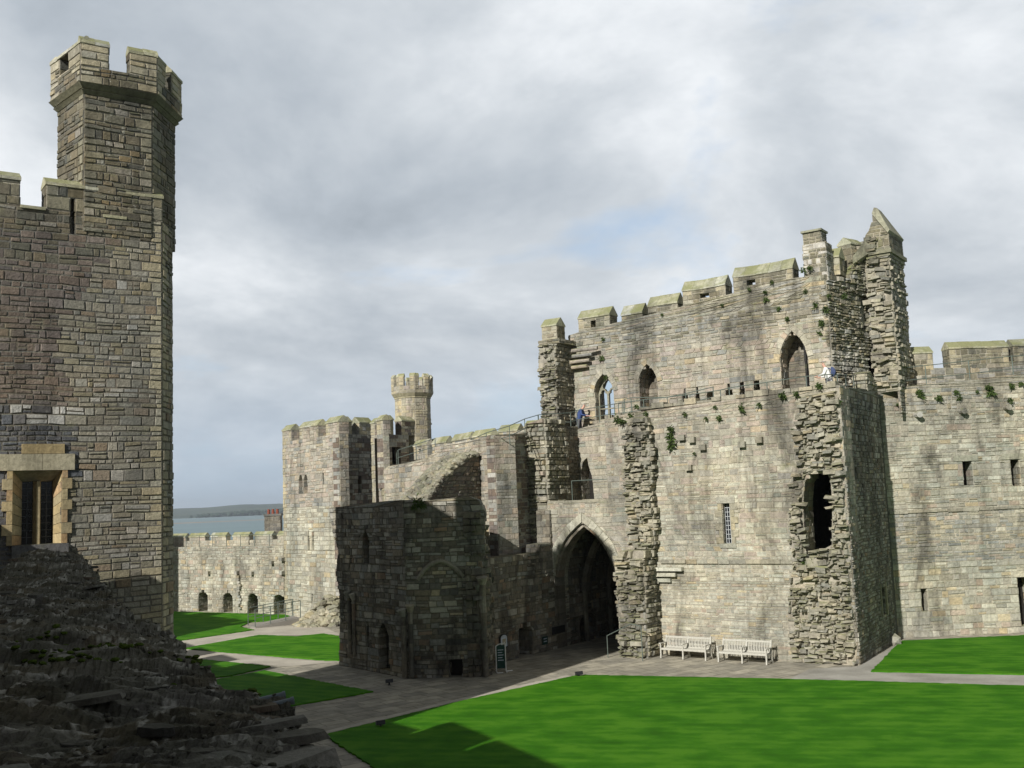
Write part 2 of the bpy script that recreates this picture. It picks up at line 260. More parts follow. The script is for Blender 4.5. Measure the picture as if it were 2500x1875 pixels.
# ------------------------------------------------------------------ masonry
def scan(polys, z):
    xs = []
    for P in polys:
        n = len(P)
        for i in range(n):
            (a, b), (c, d) = P[i], P[(i+1) % n]
            if (b <= z) != (d <= z): xs.append(a+(z-b)/(d-b)*(c-a))
    xs.sort(); return [(xs[i], xs[i+1]) for i in range(0, len(xs)-1, 2) if xs[i+1]-xs[i] > .02]
def wav(s, z, seed): return .05*noise.noise(Vector((s*.55+seed*7.3, z*.9, seed))) + .012*noise.noise(Vector((s*2.1, z*2.0, seed+5)))
def masonry(mb, fr, polys, T=1.0, d0=0.0, h=(.18,.3), wd=(.25,.6), relief=(.01,.035), pal='buff', seed=1, quoin=(0,0), qpal='dress', hq=False,
            rag=0.0, split=.2, hfun=None, palfun=None, mortar='mortar', inset=.016, miss=0.0, core=True, maxz=None):
    rng = random.Random(seed); zs = sorted({round(p[1], 3) for P in polys for p in P}); zmin, zmax = zs[0], zs[-1]
    keys = set()
    for P in polys:
        for i in range(len(P)):
            a, b = P[i], P[(i+1) % len(P)]
            if abs(a[1]-b[1]) < .004: keys.add(round(a[1], 3))
    keys |= {zmin, zmax}; keys = sorted(keys); levels = [keys[0]]
    for a, b in zip(keys, keys[1:]):
        z = a
        while z < b-.001:
            h_lo, h_hi = (hfun(z) if hfun else h); hh = h_lo*.82+(h_hi*1.12-h_lo*.82)*rng.random()**1.2
            if b-(z+hh) < .09: z = b
            else: z += hh
            levels.append(z)
    s_lo = min(p[0] for p in polys[0]); s_hi = max(p[0] for p in polys[0])
    for ri, (z0, z1) in enumerate(zip(levels, levels[1:])):
        if z1-z0 < .01: continue
        e = min(.004, (z1-z0)*.1); I0 = scan(polys, z0+e); I1 = scan(polys, z1-e)
        if len(I0) != len(I1): I0 = I1 = scan(polys, (z0+z1)/2)
        lev0, lev1 = (z0 == zmin), (z1 == zmax)
        for (a0, b0), (a1, b1) in zip(I0, I1):
            la = rag*rng.uniform(-1, .6) if rag else 0; lb = rag*rng.uniform(-.6, 1) if rag else 0
            if rag:
                a0 += la; a1 += la+rng.uniform(-.03,.03); b0 += lb; b1 += lb+rng.uniform(-.03,.03)
            if b0-a0 < .04 and b1-a1 < .04: continue
            def pt(s, z, d):
                return fr.P(s, d, z + (wav(s, z, seed) if zmin+.01 < z < zmax-.01 else 0))
            if core:
                n = max(1, int((max(b0,b1)-min(a0,a1))/1.5))
                mc = pick(rng, mortar); sc = pick(rng, pal)
                for q in range(n):
                    f0, f1 = q/n, (q+1)/n
                    sa0, sb0 = a0+(b0-a0)*f0, a0+(b0-a0)*f1; sa1, sb1 = a1+(b1-a1)*f0, a1+(b1-a1)*f1
                    A = [pt(sa0,z0,d0), pt(sb0,z0,d0), pt(sb1,z1,d0), pt(sa1,z1,d0)]
                    mb.add(A, [[0,1,2,3]], mc)
                    B = [pt(sa0,z0,d0-T), pt(sb0,z0,d0-T), pt(sb1,z1,d0-T), pt(sa1,z1,d0-T)]
                    fs = [[0,4,5,1],[3,2,6,7],[4,7,6,5]]
                    if q == 0: fs.append([0,3,7,4])
                    if q == n-1: fs.append([1,5,6,2])
                    mb.add(A+B, fs, sc)
                if T > .16:
                    for (e0, e1, sg) in ((a0, a1, -1), (b0, b1, 1)):
                        dd = 0.0; odd = (.45, .24)[ri % 2]; fst = True
                        while dd < T-.001:
                            wq = odd*rng.uniform(.85,1.15) if fst else rng.uniform(wd[0]*.8, wd[1]*.9); fst = False
                            d2 = dd+wq
                            if T-d2 < .16: d2 = T
                            rl = rng.uniform(*relief)*.8; ins = min(inset, (z1-z0)*.2)
                            def q_(da, z, k, rr, iz): 
                                e_ = e0+(e1-e0)*(z-z0)/(z1-z0); return pt(e_+sg*rr, z+iz, d0-da)
                            vb = [q_(dd+.006, z0, 0, -.008, .006), q_(d2-.006, z0, 0, -.008, .006), q_(d2-.006, z1, 0, -.008, -.006), q_(dd+.006, z1, 0, -.008, -.006)]
                            j = lambda: rng.uniform(-.5,.5)*ins
                            vf = [q_(dd+ins+j(), z0, 0, rl, ins+j()), q_(d2-ins+j(), z0, 0, rl*rng.uniform(.7,1.2), ins+j()), q_(d2-ins+j(), z1, 0, rl, -ins+j()), q_(dd+ins+j(), z1, 0, rl*rng.uniform(.7,1.2), -ins+j())]
                            pn = palfun((e0+e1)/2, (z0+z1)/2, rng) if palfun else pal
                            mb.add(vb+vf, [[4,5,6,7],[0,1,5,4],[1,2,6,5],[2,3,7,6],[3,0,4,7]], pick(rng, pn)); dd = d2
            # stones
            f = 0.0; W = ((b0-a0)+(b1-a1))/2; first = True
            outerL = abs(min(a0,a1)-s_lo) < .25+rag; outerR = abs(max(b0,b1)-s_hi) < .25+rag
            while f < 1-1e-6:
                wmin, wmax = wd
                wdt = (wmin*.7+(wmax*1.1-wmin*.7)*rng.random()**1.3)*(1.2 if z1-z0 > .26 else 1)
                dressed = False
                if first and ((outerL and quoin[0]) or (not outerL and hq)): wdt = (.55, .32)[ri % 2]*rng.uniform(.9,1.1); dressed = True
                g_ = f + wdt/max(W, .05)
                rem = (1-g_)*W
                lastq = ((outerR and quoin[1]) or (not outerR and hq))
                qw = (.55, .32)[ri % 2]
                if lastq and rem < wmin+qw and rem > .05 and not (rem <= qw*1.15): g_ = max(f+.3*wmin/max(W,.05), 1-qw/max(W,.05))
                elif rem < wmin*.7: g_ = 1.0
                if g_ > 1: g_ = 1.0
                if g_ >= 1-1e-6 and lastq: dressed = True
                first = False
                if rng.random() < miss: f = g_; continue
                zsplit = [z0, z1]
                if (not dressed) and z1-z0 > .17 and rng.random() < split: zsplit = [z0, z0+(z1-z0)*rng.uniform(.35,.65), z1]
                for za, zb in zip(zsplit, zsplit[1:]):
                    fa, fb = (za-z0)/(z1-z0), (zb-z0)/(z1-z0)
                    sa = lambda q, t_: (a0+(b0-a0)*q)*(1-t_)+(a1+(b1-a1)*q)*t_
                    gp = .011
                    P0 = [(sa(f,fa)+gp, za+gp), (sa(g_,fa)-gp, za+gp), (sa(g_,fb)-gp, zb-gp), (sa(f,fb)+gp, zb-gp)]
                    if P0[1][0]-P0[0][0] < .03 and P0[2][0]-P0[3][0] < .03: continue
                    rl = rng.uniform(*relief); ins = min(inset, (zb-za)*.2, abs(P0[1][0]-P0[0][0])*.2+.002)
                    mid = ((P0[0][0]+P0[2][0])/2, (za+zb)/2)
                    pn = qpal if dressed else (palfun(mid[0], mid[1], rng) if palfun else pal)
                    c = pick(rng, pn)
                    vb = [pt(p[0], p[1], d0-.01) for p in P0]; vf = []
                    jj = inset*.85 if not dressed else .003
                    for i, p in enumerate(P0):
                        si = 1 if i in (0, 3) else -1; zi = 1 if i in (0, 1) else -1
                        vf.append(pt(p[0]+si*(ins+rng.uniform(-jj,jj)), p[1]+zi*(ins+rng.uniform(-jj,jj)), d0+rl*rng.uniform(.8,1.15)))
                    mb.add(vb+vf, [[4,5,6,7],[0,1,5,4],[1,2,6,5],[2,3,7,6],[3,0,4,7]], c)
                f = g_
def rect(s0, s1, z0, z1): return [(s0,z0),(s1,z0),(s1,z1),(s0,z1)]
def curve(s0, s1, zs, za, n=7):
    m = (s0+s1)/2; w_ = m-s0; hgt = za-zs; L = []
    for i in range(n+1):
        t = i/n; L.append(((1-t)**2*s0+2*t*(1-t)*(s0+.10*w_)+t*t*m, (1-t)**2*zs+2*t*(1-t)*(zs+.62*hgt)+t*t*za))
    return L, [(2*m-a, b) for a, b in reversed(L[:-1])]
def archp(s0, s1, z0, zs, za, n=7):
    a, b = curve(s0, s1, zs, za, n); return [(s0,z0)]+a+b+[(s1,z0)]
def voussoirs(mb, fr, s0, s1, zs, za, wdt, d=.05, n=8, pal='dress', seed=3, dep=.25, jamb=None):
    rng = random.Random(seed); a, b = curve(s0, s1, zs, za, n); L = a+b
    m = (s0+s1)/2
    def off(i):
        p = Vector(L[i]); q0 = Vector(L[max(0,i-1)]); q1 = Vector(L[min(len(L)-1,i+1)])
        if abs(p.x-m) < 1e-4: return Vector((p.x, p.y+wdt*1.15))
        t = (q1-q0).normalized(); nn = Vector((-t.y, t.x)); return p+nn*wdt*rng.uniform(.9,1.12)
    O = [off(i) for i in range(len(L))]
    for i in range(len(L)-1):
        p, q, r, s_ = Vector(L[i]), Vector(L[i+1]), O[i+1], O[i]; k = .012
        c0 = (p+q+r+s_)/4; pts = [x+(c0-x)*.04 for x in (p,q,r,s_)]
        dj = d+rng.uniform(-.015,.01); A = [fr.P(x.x, d-dep, x.y) for x in pts]; B = [fr.P(x.x, dj, x.y) for x in pts]
        mb.prism(A, B, pick(rng, pal))
def coping(mb, fr, s0, s1, d, T, zt, cap=.38, seg=.5, seed=1, over=.06, sag=0.0, lip=.08):
    rng = random.Random(seed); n = max(1, round((s1-s0)/seg)); s0 -= .03; s1 += .03
    for i in range(n):
        a = s0+(s1-s0)*i/n+.004; b = s0+(s1-s0)*(i+1)/n-.004; dz = rng.uniform(-.012,.012); 
        def ring(s):
            zz_ = zt+dz-sag*math.sin(math.pi*(s-s0)/(s1-s0))
            return [fr.P(s,d+over,zz_), fr.P(s,d+over,zz_+lip), fr.P(s,d-T/2+.03,zz_+cap), fr.P(s,d-T/2-.03,zz_+cap), fr.P(s,d-T-over,zz_+lip), fr.P(s,d-T-over,zz_)]
        mb.prism(ring(a), ring(b), pick(rng, 'cope'))
def merlon(parent, fr, s0, s1, z0, zt, T=.5, d=0.0, cap=.38, holes=(), pal='grey', mat='upper', seed=1, quoin=(1,1), h=(.2,.32), sag=0.0, seg=.5, qpal='dress', over=.06, name='merlon'):
    mb = MB(); masonry(mb, fr, [rect(s0,s1,z0,zt)]+list(holes), T=T, d0=d, h=h, pal=pal, seed=seed, quoin=quoin, qpal=qpal)
    # dressed ends so the side faces are stone too
    o = mb.build(name, M_[mat], parent); c = MB(); coping(c, fr, s0, s1, d, T, zt, cap, seed=seed+9, sag=sag, seg=seg, over=over)
    c.build('coping', M_['cope'], o); return o
def sideface(mb, fr, s, d0, d1, z0, z1, side=1, **kw):
    "masonry on the end of a wall: side=+1 shows the +s end"
    o = fr.P(s, d0 if side > 0 else d1, 0)
    f2 = Frame((o.x, o.y), fr.ang+90*side)
    masonry(mb, f2, [rect(0, abs(d1-d0), z0, z1)], T=.1, **kw)
def solid(mb, pts, z0, z1, c=(.3,.28,.23,1)):
    mb.prism([Vector((p[0],p[1],z0)) for p in pts], [Vector((p[0],p[1],z1)) for p in pts], c)
# ================================================================== SETTING: ground, lawns, water, hills
def xy(p, z=0): return Vector((p[0], p[1], z))
def sheet(name, pts, z, mat, th=None):
    mb = MB(); 
    if th: mb.prism([xy(p, z-th) for p in pts], [xy(p, z) for p in pts], (1,1,1,1))
    else: mb.add([xy(p, z) for p in pts], [list(range(len(pts)))], (1,1,1,1))
    return mb.build(name, mat)
def paving_mat():
    m, t, b = mat_base('flagstones'); k = t.links.new; ge = t.nodes.new('ShaderNodeNewGeometry')
    mp_ = nd(t, 'ShaderNodeMapping'); mp_.inputs['Rotation'].default_value = (0,0,R_(-38)); k(ge.outputs['Position'], mp_.inputs[0])
    dn = nd(t, 'ShaderNodeTexNoise', i_Scale=.7, i_Detail=3.0); k(mp_.outputs[0], dn.inputs['Vector'])
    mm = nd(t, 'ShaderNodeMix', data_type='RGBA', blend_type='LINEAR_LIGHT'); mm.inputs[0].default_value = .12; k(mp_.outputs[0], mm.inputs[6]); k(dn.outputs['Color'], mm.inputs[7])
    br = nd(t, 'ShaderNodeTexBrick', i_Scale=1.0, offset=.37, squash=1.5, squash_frequency=3); k(mm.outputs[2], br.inputs['Vector'])
    for n_, v in (('Color1',(.30,.28,.23,1)),('Color2',(.46,.42,.33,1)),('Mortar',(.17,.16,.12,1)),('Mortar Size',.02),('Brick Width',.95),('Row Height',.6),('Bias',-.1)): br.inputs[n_].default_value = v
    n = nd(t, 'ShaderNodeTexNoise', i_Scale=1.3, i_Detail=9.0, i_Roughness=.7); k(ge.outputs['Position'], n.inputs['Vector'])
    r = ramp(t, [(.3,.58),(.7,1.22)]); k(n.outputs[0], r.inputs[0])
    mu = nd(t, 'ShaderNodeMix', data_type='RGBA', blend_type='MULTIPLY'); mu.inputs[0].default_value = 1; k(br.outputs['Color'], mu.inputs[6]); k(r.outputs[0], mu.inputs[7])
    k(mu.outputs[2], b.inputs['Base Color']); b.inputs['Roughness'].default_value = .9
    bp = nd(t, 'ShaderNodeBump', i_Strength=.5, i_Distance=.03); k(n.outputs[0], bp.inputs['Height']); k(bp.outputs[0], b.inputs['Normal'])
    return m
def gravel_mat(name='gravel', c0=(.22,.21,.18), c1=(.46,.44,.39)):
    m, t, b = mat_base(name); k = t.links.new; ge = t.nodes.new('ShaderNodeNewGeometry')
    n = nd(t, 'ShaderNodeTexNoise', i_Scale=14.0, i_Detail=8.0, i_Roughness=.8); k(ge.outputs['Position'], n.inputs['Vector'])
    n2_ = nd(t, 'ShaderNodeTexNoise', i_Scale=.8, i_Detail=5.0); k(ge.outputs['Position'], n2_.inputs['Vector'])
    a = nd(t, 'ShaderNodeMath', operation='ADD'); k(n.outputs[0], a.inputs[0]); k(n2_.outputs[0], a.inputs[1])
    h_ = nd(t, 'ShaderNodeMath', operation='MULTIPLY', i_1=.5); k(a.outputs[0], h_.inputs[0])
    r = ramp(t, [(.35,c0),(.65,c1)]); k(h_.outputs[0], r.inputs[0]); k(r.outputs[0], b.inputs['Base Color']); b.inputs['Roughness'].default_value = .95
    bp = nd(t, 'ShaderNodeBump', i_Strength=.6, i_Distance=.03); k(n.outputs[0], bp.inputs['Height']); k(bp.outputs[0], b.inputs['Normal'])
    return m
def lawn_mat(name, ang, k_stripe=.12):
    m, t, b = mat_base(name); k = t.links.new; ge = t.nodes.new('ShaderNodeNewGeometry')
    mp_ = nd(t, 'ShaderNodeMapping'); mp_.inputs['Rotation'].default_value = (0,0,R_(-ang)); k(ge.outputs['Position'], mp_.inputs[0])
    ms = nd(t, 'ShaderNodeMapping'); ms.inputs['Scale'].default_value = (.55, .8, 1); k(mp_.outputs[0], ms.inputs[0])
    nS = nd(t, 'ShaderNodeTexNoise', i_Scale=1.1, i_Detail=6.0, i_Roughness=.62); k(ms.outputs[0], nS.inputs['Vector'])
    nF = nd(t, 'ShaderNodeTexNoise', i_Scale=17.0, i_Detail=10.0, i_Roughness=.9); k(ge.outputs['Position'], nF.inputs['Vector'])
    wv = nd(t, 'ShaderNodeTexWave', wave_type='BANDS', bands_direction='Y', i_Scale=.5, i_Distortion=1.6, i_Detail=3.0); k(mp_.outputs[0], wv.inputs['Vector'])
    a = nd(t, 'ShaderNodeMath', operation='MULTIPLY_ADD', i_1=k_stripe*.45); k(wv.outputs['Fac'], a.inputs[0]); k(nS.outputs[0], a.inputs[2])
    a2 = nd(t, 'ShaderNodeMath', operation='MULTIPLY_ADD', i_1=.75); k(nF.outputs[0], a2.inputs[0]); k(a.outputs[0], a2.inputs[2])
    r = ramp(t, [(.58,(.020,.090,.002)),(.86,(.038,.160,.004)),(1.0,(.072,.215,.010))]); k(a2.outputs[0], r.inputs[0])
    k(r.outputs[0], b.inputs['Base Color']); b.inputs['Roughness'].default_value = .9; b.inputs['Specular IOR Level'].default_value = .1
    bp = nd(t, 'ShaderNodeBump', i_Strength=.7, i_Distance=.05); k(nF.outputs[0], bp.inputs['Height']); k(bp.outputs[0], b.inputs['Normal'])
    return m
M_['paving'] = paving_mat(); M_['gravel'] = gravel_mat(); M_['grit'] = gravel_mat('pale_gravel', (.34,.31,.26), (.54,.50,.42))
M_['lawn'] = lawn_mat('lawn_grass', -12); M_['lawn2'] = lawn_mat('lawn_grass_far', -28, .18)
structure(sheet('ground', [(-75,-40),(60,-40),(60,105),(-30,112),(-75,105)], 0.0, M_['paving'], th=6.0))
def lawn(name, pts, mat, z=.055):
    rng = random.Random(len(name)); P = []
    for i in range(len(pts)):
        a, b = Vector(pts[i]), Vector(pts[(i+1) % len(pts)]); n = max(1, int((b-a).length/.16))
        for j in range(n):
            q = a+(b-a)*(j/n); q += Vector((rng.uniform(-.05,.05), rng.uniform(-.05,.05))); P.append(q)
    mb = MB(); mb.prism([xy(p, .002) for p in P], [xy(p, z) for p in P], (1,1,1,1)); o = mb.build(name, mat); structure(o); return o
L1 = [g(700,1590), g(1000,1516), g(1236,1463), g(1262,1460), g(1700,1469), g(2212,1484), (52,35.6), (52,14), (2,14), (-.5,23), (-4.4,30.5)]
lawn('lawn', L1, M_['lawn'])
lawn('lawn', [g(1882,1452), g(1935,1398), g(1950,1386), g(2212,1374), (52,52.0), (52,38.5), g(2212,1459)], M_['lawn'])
lawn('lawn', [g(396,1402), g(560,1373), g(640,1376), g(700,1370), g(745,1378), g(745,1428), g(690,1427), g(560,1416)], M_['lawn2'])
lawn('lawn', [g(355,1390), g(500,1369), g(548,1362), g(520,1355), g(540,1345), g(640,1338), g(618,1329), g(372,1322), (-45,85), (-42,60)], M_['lawn2'])
lawn('lawn', [g(380,1420), g(458,1428), g(586,1441), g(500,1461), g(420,1470), (-15,44)], M_['lawn2'])
lawn('lawn', [(-14.2,46.6), g(572,1450), g(805,1496), g(632,1526), (-10.5,37)], M_['lawn2'])
# gravel paths lie on the paving
def path(name, pts, mat, z=.006): return structure(sheet(name, pts, z, mat))
path('path', [g(1850,1440), g(1955,1384), g(1940,1395), g(1885,1453), g(2212,1459), (52,38.6), (52,35.5), g(2212,1485), g(1700,1470), g(1750,1445)], M_['gravel'])
path('path', [(-25,60), g(372,1385), g(500,1366), g(560,1352), g(690,1352), g(745,1374), g(700,1371), g(560,1374), g(396,1403), g(560,1418), g(690,1429), g(740,1430), g(620,1440), g(455,1428), (-25,56)], M_['grit'], .010)
def kerb(pts, name='kerb_strip', w_=.32, z=.02, mat='grit'):
    mb = MB(); 
    for a, b in zip(pts, pts[1:]):
        a = Vector(a); b = Vector(b); t = (b-a).normalized(); n = Vector((-t.y, t.x))*w_; L = (b-a).length; k = max(1, int(L/.9))
        for i in range(k):
            p = a+(b-a)*(i/k)+t*.01; q = a+(b-a)*((i+1)/k)-t*.01
            mb.prism([xy(p,.001), xy(q,.001), xy(q+n,.001), xy(p+n,.001)], [xy(p,z), xy(q,z), xy(q+n,z), xy(p+n,z)], (1,1,1,1))
    return structure(mb.build(name, M_[mat]))
kerb([g(702,1586), g(1000,1513), g(1236,1461)])
# sea, sandbank, far shore
def water_mat():
    m, t, b = mat_base('sea_water'); k = t.links.new; ge = t.nodes.new('ShaderNodeNewGeometry')
    mp_ = nd(t, 'ShaderNodeMapping'); mp_.inputs['Scale'].default_value = (.004,.02,1); k(ge.outputs['Position'], mp_.inputs[0])
    n = nd(t, 'ShaderNodeTexNoise', i_Scale=1.0, i_Detail=6.0); k(mp_.outputs[0], n.inputs['Vector'])
    r = ramp(t, [(.3,(.10,.17,.19)),(.7,(.17,.24,.25))]); k(n.outputs[0], r.inputs[0]); k(r.outputs[0], b.inputs['Base Color'])
    b.inputs['Roughness'].default_value = .45; b.inputs['Specular IOR Level'].default_value = .25
    n3 = nd(t, 'ShaderNodeTexNoise', i_Scale=.6, i_Detail=5.0); k(ge.outputs['Position'], n3.inputs['Vector'])
    bp = nd(t, 'ShaderNodeBump', i_Strength=.3, i_Distance=.3); k(n3.outputs[0], bp.inputs['Height']); k(bp.outputs[0], b.inputs['Normal'])
    return m
M_['sea'] = water_mat()
structure(sheet('sea', [(-6000,20),(6000,20),(9000,9000),(-9000,9000)], -6.0, M_['sea']))
M_['sandbank'] = plain('wet_sand', (.34,.26,.20), .8, 0, .15, .01)
mb = MB(); rng = random.Random(4); top_ = []; bot_ = []
for i in range(25):
    x = -1150+i*38; Yc = 1550+ (i*9); e = math.sin(math.pi*i/24)
    top_.append((x, Yc+90*e+rng.uniform(-12,12))); bot_.append((x, Yc-70*e+rng.uniform(-12,12)))
P = bot_+top_[::-1]; mb.prism([xy(p,-6.3) for p in P], [xy(p,-5.9) for p in P], (1,1,1,1)); structure(mb.build('sandbank', M_['sandbank']))
def hill_mat(name, c0, c1, sc):
    m, t, b = mat_base(name); k = t.links.new; ge = t.nodes.new('ShaderNodeNewGeometry')
    mp_ = nd(t, 'ShaderNodeMapping'); mp_.inputs['Scale'].default_value = (1,1,6); k(ge.outputs['Position'], mp_.inputs[0])
    n = nd(t, 'ShaderNodeTexNoise', i_Scale=sc, i_Detail=7.0, i_Roughness=.7); k(mp_.outputs[0], n.inputs['Vector'])
    r = ramp(t, [(.38,c0),(.62,c1)]); k(n.outputs[0], r.inputs[0]); k(r.outputs[0], b.inputs['Base Color']); b.inputs['Roughness'].default_value = 1; b.inputs['Specular IOR Level'].default_value = 0
    return m
def hill(name, Y0, Y1, x0, x1, hf, mat, n=120, rows_=14, seed=1):
    mb = MB(); vs = []; fs = []
    for j in range(rows_+1):
        f = j/rows_
        for i in range(n+1):
            x = x0+(x1-x0)*i/n; p = math.sin(f*math.pi/2)
            z = -6.2+hf(x)*p*(1+.25*noise.noise(Vector((x*.004, f*3, seed))))+3*noise.noise(Vector((x*.02, f*9, seed)))*p
            vs.append((x, Y0+(Y1-Y0)*f, z))
    for j in range(rows_):
        for i in range(n):
            a = j*(n+1)+i; fs.append([a, a+1, a+n+2, a+n+1])
    mb.add(vs, fs, (1,1,1,1)); return structure(mb.build(name, mat, smooth=True))
M_['hill'] = hill_mat('far_fields', (.055,.080,.075), (.11,.13,.10), .006)
M_['wood'] = hill_mat('distant_woodland', (.018,.035,.03), (.05,.07,.05), .03)
hill('hills', 4300, 5600, -3600, 1200, lambda x: 42+17*max(0,min(1,(x+2200)/1600)), M_['hill'])
hill('far_shore', 3950, 4290, -3600, 1200, lambda x: 10+4*math.sin(x*.004), M_['hill'], seed=5)
# woodland on the far shore: one mass of crowns
mb = MB(); rng = random.Random(8)
for i in range(1500):
    x = -1230+rng.random()**.9*760; f = (x+1230)/760; Y = rng.uniform(3900, 4250); top = 10+26*min(1, f*1.25)
    z = -4+rng.random()*top*(.75 if f < .5 else .9); r_ = rng.uniform(5,10)
    k = rng.uniform(.7,1.2); mb.blob((x,Y,z), r_, (.04*k,.06*k,.045*k,1), rng, (1.2,1,.8))
wd_ = mb.build('woodland', M_['wood']); wd_['kind'] = 'stuff'; wd_['label'] = 'dark woodland on the far shore across the water'; wd_['category'] = 'woodland'
# ================================================================== LEFT TOWER (near, with turret)
LT = Frame((-9.67, 28.3), 34.3)
lt = thing('castle_tower', 'tall brown and grey stone tower with battlements and a turret, filling the left edge', 'tower', (-14, 33, 0))
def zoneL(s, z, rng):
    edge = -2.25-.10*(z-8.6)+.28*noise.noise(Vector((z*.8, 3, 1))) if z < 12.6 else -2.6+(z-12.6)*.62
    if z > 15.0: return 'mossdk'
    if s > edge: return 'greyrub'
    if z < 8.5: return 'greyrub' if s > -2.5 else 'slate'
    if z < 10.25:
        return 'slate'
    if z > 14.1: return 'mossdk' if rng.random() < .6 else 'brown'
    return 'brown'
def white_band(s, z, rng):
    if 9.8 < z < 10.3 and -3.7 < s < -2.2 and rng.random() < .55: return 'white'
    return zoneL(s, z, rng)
wo0, wo1 = LT.sx(26,1100), LT.sx(133,1100); wz0, wz1 = 6.8, LT.px(100,1016)[1]
sl0, sl1 = LT.sx(151,470), LT.sx(163,470); slz0, slz1 = LT.px(157,508)[1], LT.px(157,428)[1]
mb = MB()
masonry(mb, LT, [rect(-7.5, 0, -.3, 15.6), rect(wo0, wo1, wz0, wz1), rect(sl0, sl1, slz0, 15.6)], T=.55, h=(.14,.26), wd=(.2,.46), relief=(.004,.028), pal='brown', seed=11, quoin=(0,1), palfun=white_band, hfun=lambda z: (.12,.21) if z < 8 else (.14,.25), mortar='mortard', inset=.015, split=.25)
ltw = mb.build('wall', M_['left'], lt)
LTE = Frame((-9.67, 28.3), 93.0)
mb = MB(); masonry(mb, LTE, [rect(.02, 1.0, -.3, 15.6)], T=.3, h=(.15,.26), wd=(.2,.45), relief=(.01,.05), pal='greyrub', seed=12, quoin=(1,0), mortar='mortard')
e2 = LTE.P(1.0,0,0); LTB = Frame((e2.x, e2.y), 109.4)
masonry(mb, LTB, [rect(0, 13, -.3, 15.6)], T=.3, pal='greyrub', seed=13, wd=(.3,.7))
mb.build('side_wall', M_['left'], lt)
mb = MB(); solid(mb, [(-10.2,28.8),(-10.2,29.6),(-14.3,41.4),(-21.4,30.6),(-22,25),(-15.8,24.9)], -.3, 14.5, (.25,.23,.19,1)); mb.build('core', M_['left'], lt)
# window in the left tower
mb = MB(); rng = random.Random(5)
D = -.42; wi0, wi1 = LT.sx(47,1100,D), LT.sx(113,1100,D); wiz1 = LT.px(80,1040,D)[1]; mu0, mu1 = LT.sx(71,1100,D), LT.sx(88,1100,D)
def spl(q0, q1, q2, q3, c): mb.add([q0,q1,q2,q3], [[0,1,2,3]], c)
nj = 7
for i in range(nj):
    za, zb = wz0+(wz1-wz0)*i/nj+.006, wz0+(wz1-wz0)*(i+1)/nj-.006; ia, ib = wz0+(wiz1-wz0)*i/nj+.006, wz0+(wiz1-wz0)*(i+1)/nj-.006
    spl(LT.P(wo1-.004,.005,za), LT.P(wo1-.004,.005,zb), LT.P(wi1,D,ib), LT.P(wi1,D,ia), pick(rng,'gold'))
    spl(LT.P(wo0+.004,.005,za), LT.P(wo0+.004,.005,zb), LT.P(wi0,D,ib), LT.P(wi0,D,ia), pick(rng,'gold'))
spl(LT.P(wo0,.005,wz1-.004), LT.P(wo1,.005,wz1-.004), LT.P(wi1,D,wiz1), LT.P(wi0,D,wiz1), pick(rng,'dress'))
c_ = pick(rng,'gold')
for s0_, s1_ in ((wo0-.4, (wo0+wo1)/2+.1), ((wo0+wo1)/2+.11, wo1+.3)): mb.fbox(LT, s0_, s1_, .07, -.3, wz1+.003, wz1+.42, pick(rng,'dress'))
mb.fbox(LT, wo0+.2, wo1+.05, .065, -.3, wz1+.43, wz1+.68, pick(rng,'gold'))
zz_ = wz0
i = 0
while zz_ < wz1-.2:
    hh = rng.uniform(.24,.36); ww = (.13,.24)[i%2]; mb.fbox(LT, wo1+.004, wo1+ww, .062, -.3, zz_+.005, min(zz_+hh, wz1-.005)-.005, pick(rng,'gold')); mb.fbox(LT, wo0-ww, wo0-.004, .062, -.3, zz_+.005, min(zz_+hh, wz1-.005)-.005, pick(rng,'gold')); zz_ += hh; i += 1
wf = mb.build('window', M_['sand'], lt)
mb = MB(); mb.prism([LT.P(mu0,D-.03,wz0), LT.P(mu1,D-.03,wz0), LT.P((mu0+mu1)/2+.04,D+.20,wz0), LT.P((mu0+mu1)/2-.04,D+.20,wz0)], [LT.P(mu0,D-.03,wiz1), LT.P(mu1,D-.03,wiz1), LT.P((mu0+mu1)/2+.04,D+.20,wiz1), LT.P((mu0+mu1)/2-.04,D+.20,wiz1)], pick(rng,'gold'))
mb.build('mullion', M_['sand'], wf)
mb = MB(); mb.fbox(LT, wi0-.3, wi1+.3, .12, -.6, wz0-.32, wz0-.002, pick(rng,'slate')); mb.build('sill', M_['left'], wf)
for a_, b_ in ((wi0, mu0), (mu1, wi1)):
    mb = MB(); mb.fbox(LT, a_, b_, D-.06, D-.09, wz0, wiz1); pn = mb.build('pane', M_['glass'], wf)
    mb = MB()
    for q in range(1, 2): mb.fbox(LT, a_+(b_-a_)*q/2-.008, a_+(b_-a_)*q/2+.008, D-.04, D-.058, wz0, wiz1)
    for q in range(0, 10): zq = wz0+(wiz1-wz0)*q/9; mb.fbox(LT, a_, b_, D-.04, D-.0575, zq-.006, zq+.006)
    mb.build('lattice', M_['leadd'], wf)
def lmer(s0, s1, z0, zt, **kw): return merlon(lt, LT, s0, s1, z0, zt, T=.6, cap=.28, pal='mossdk', mat='turret', qpal='mossy', h=(.25,.36), over=.05, **kw)
lmer(-7.5, LT.sx(43,400), 15.61, 16.27, seed=21)
lmer(LT.sx(100,400), LT.sx(222,410), 15.61, 16.27, seed=22, holes=[rect(sl0, sl1, 15.61, slz1)])
lmer(LT.sx(274,420), .02, 15.61, 16.27, seed=23)
for a_, b_ in ((LT.sx(43,400), LT.sx(100,400)), (LT.sx(222,400), LT.sx(274,400))): mb = MB(); coping(mb, LT, a_+.04, b_-.04, .02, .55, 15.55, .1, seed=3, over=.04); mb.build('crenel_sill', M_['cope'], lt)
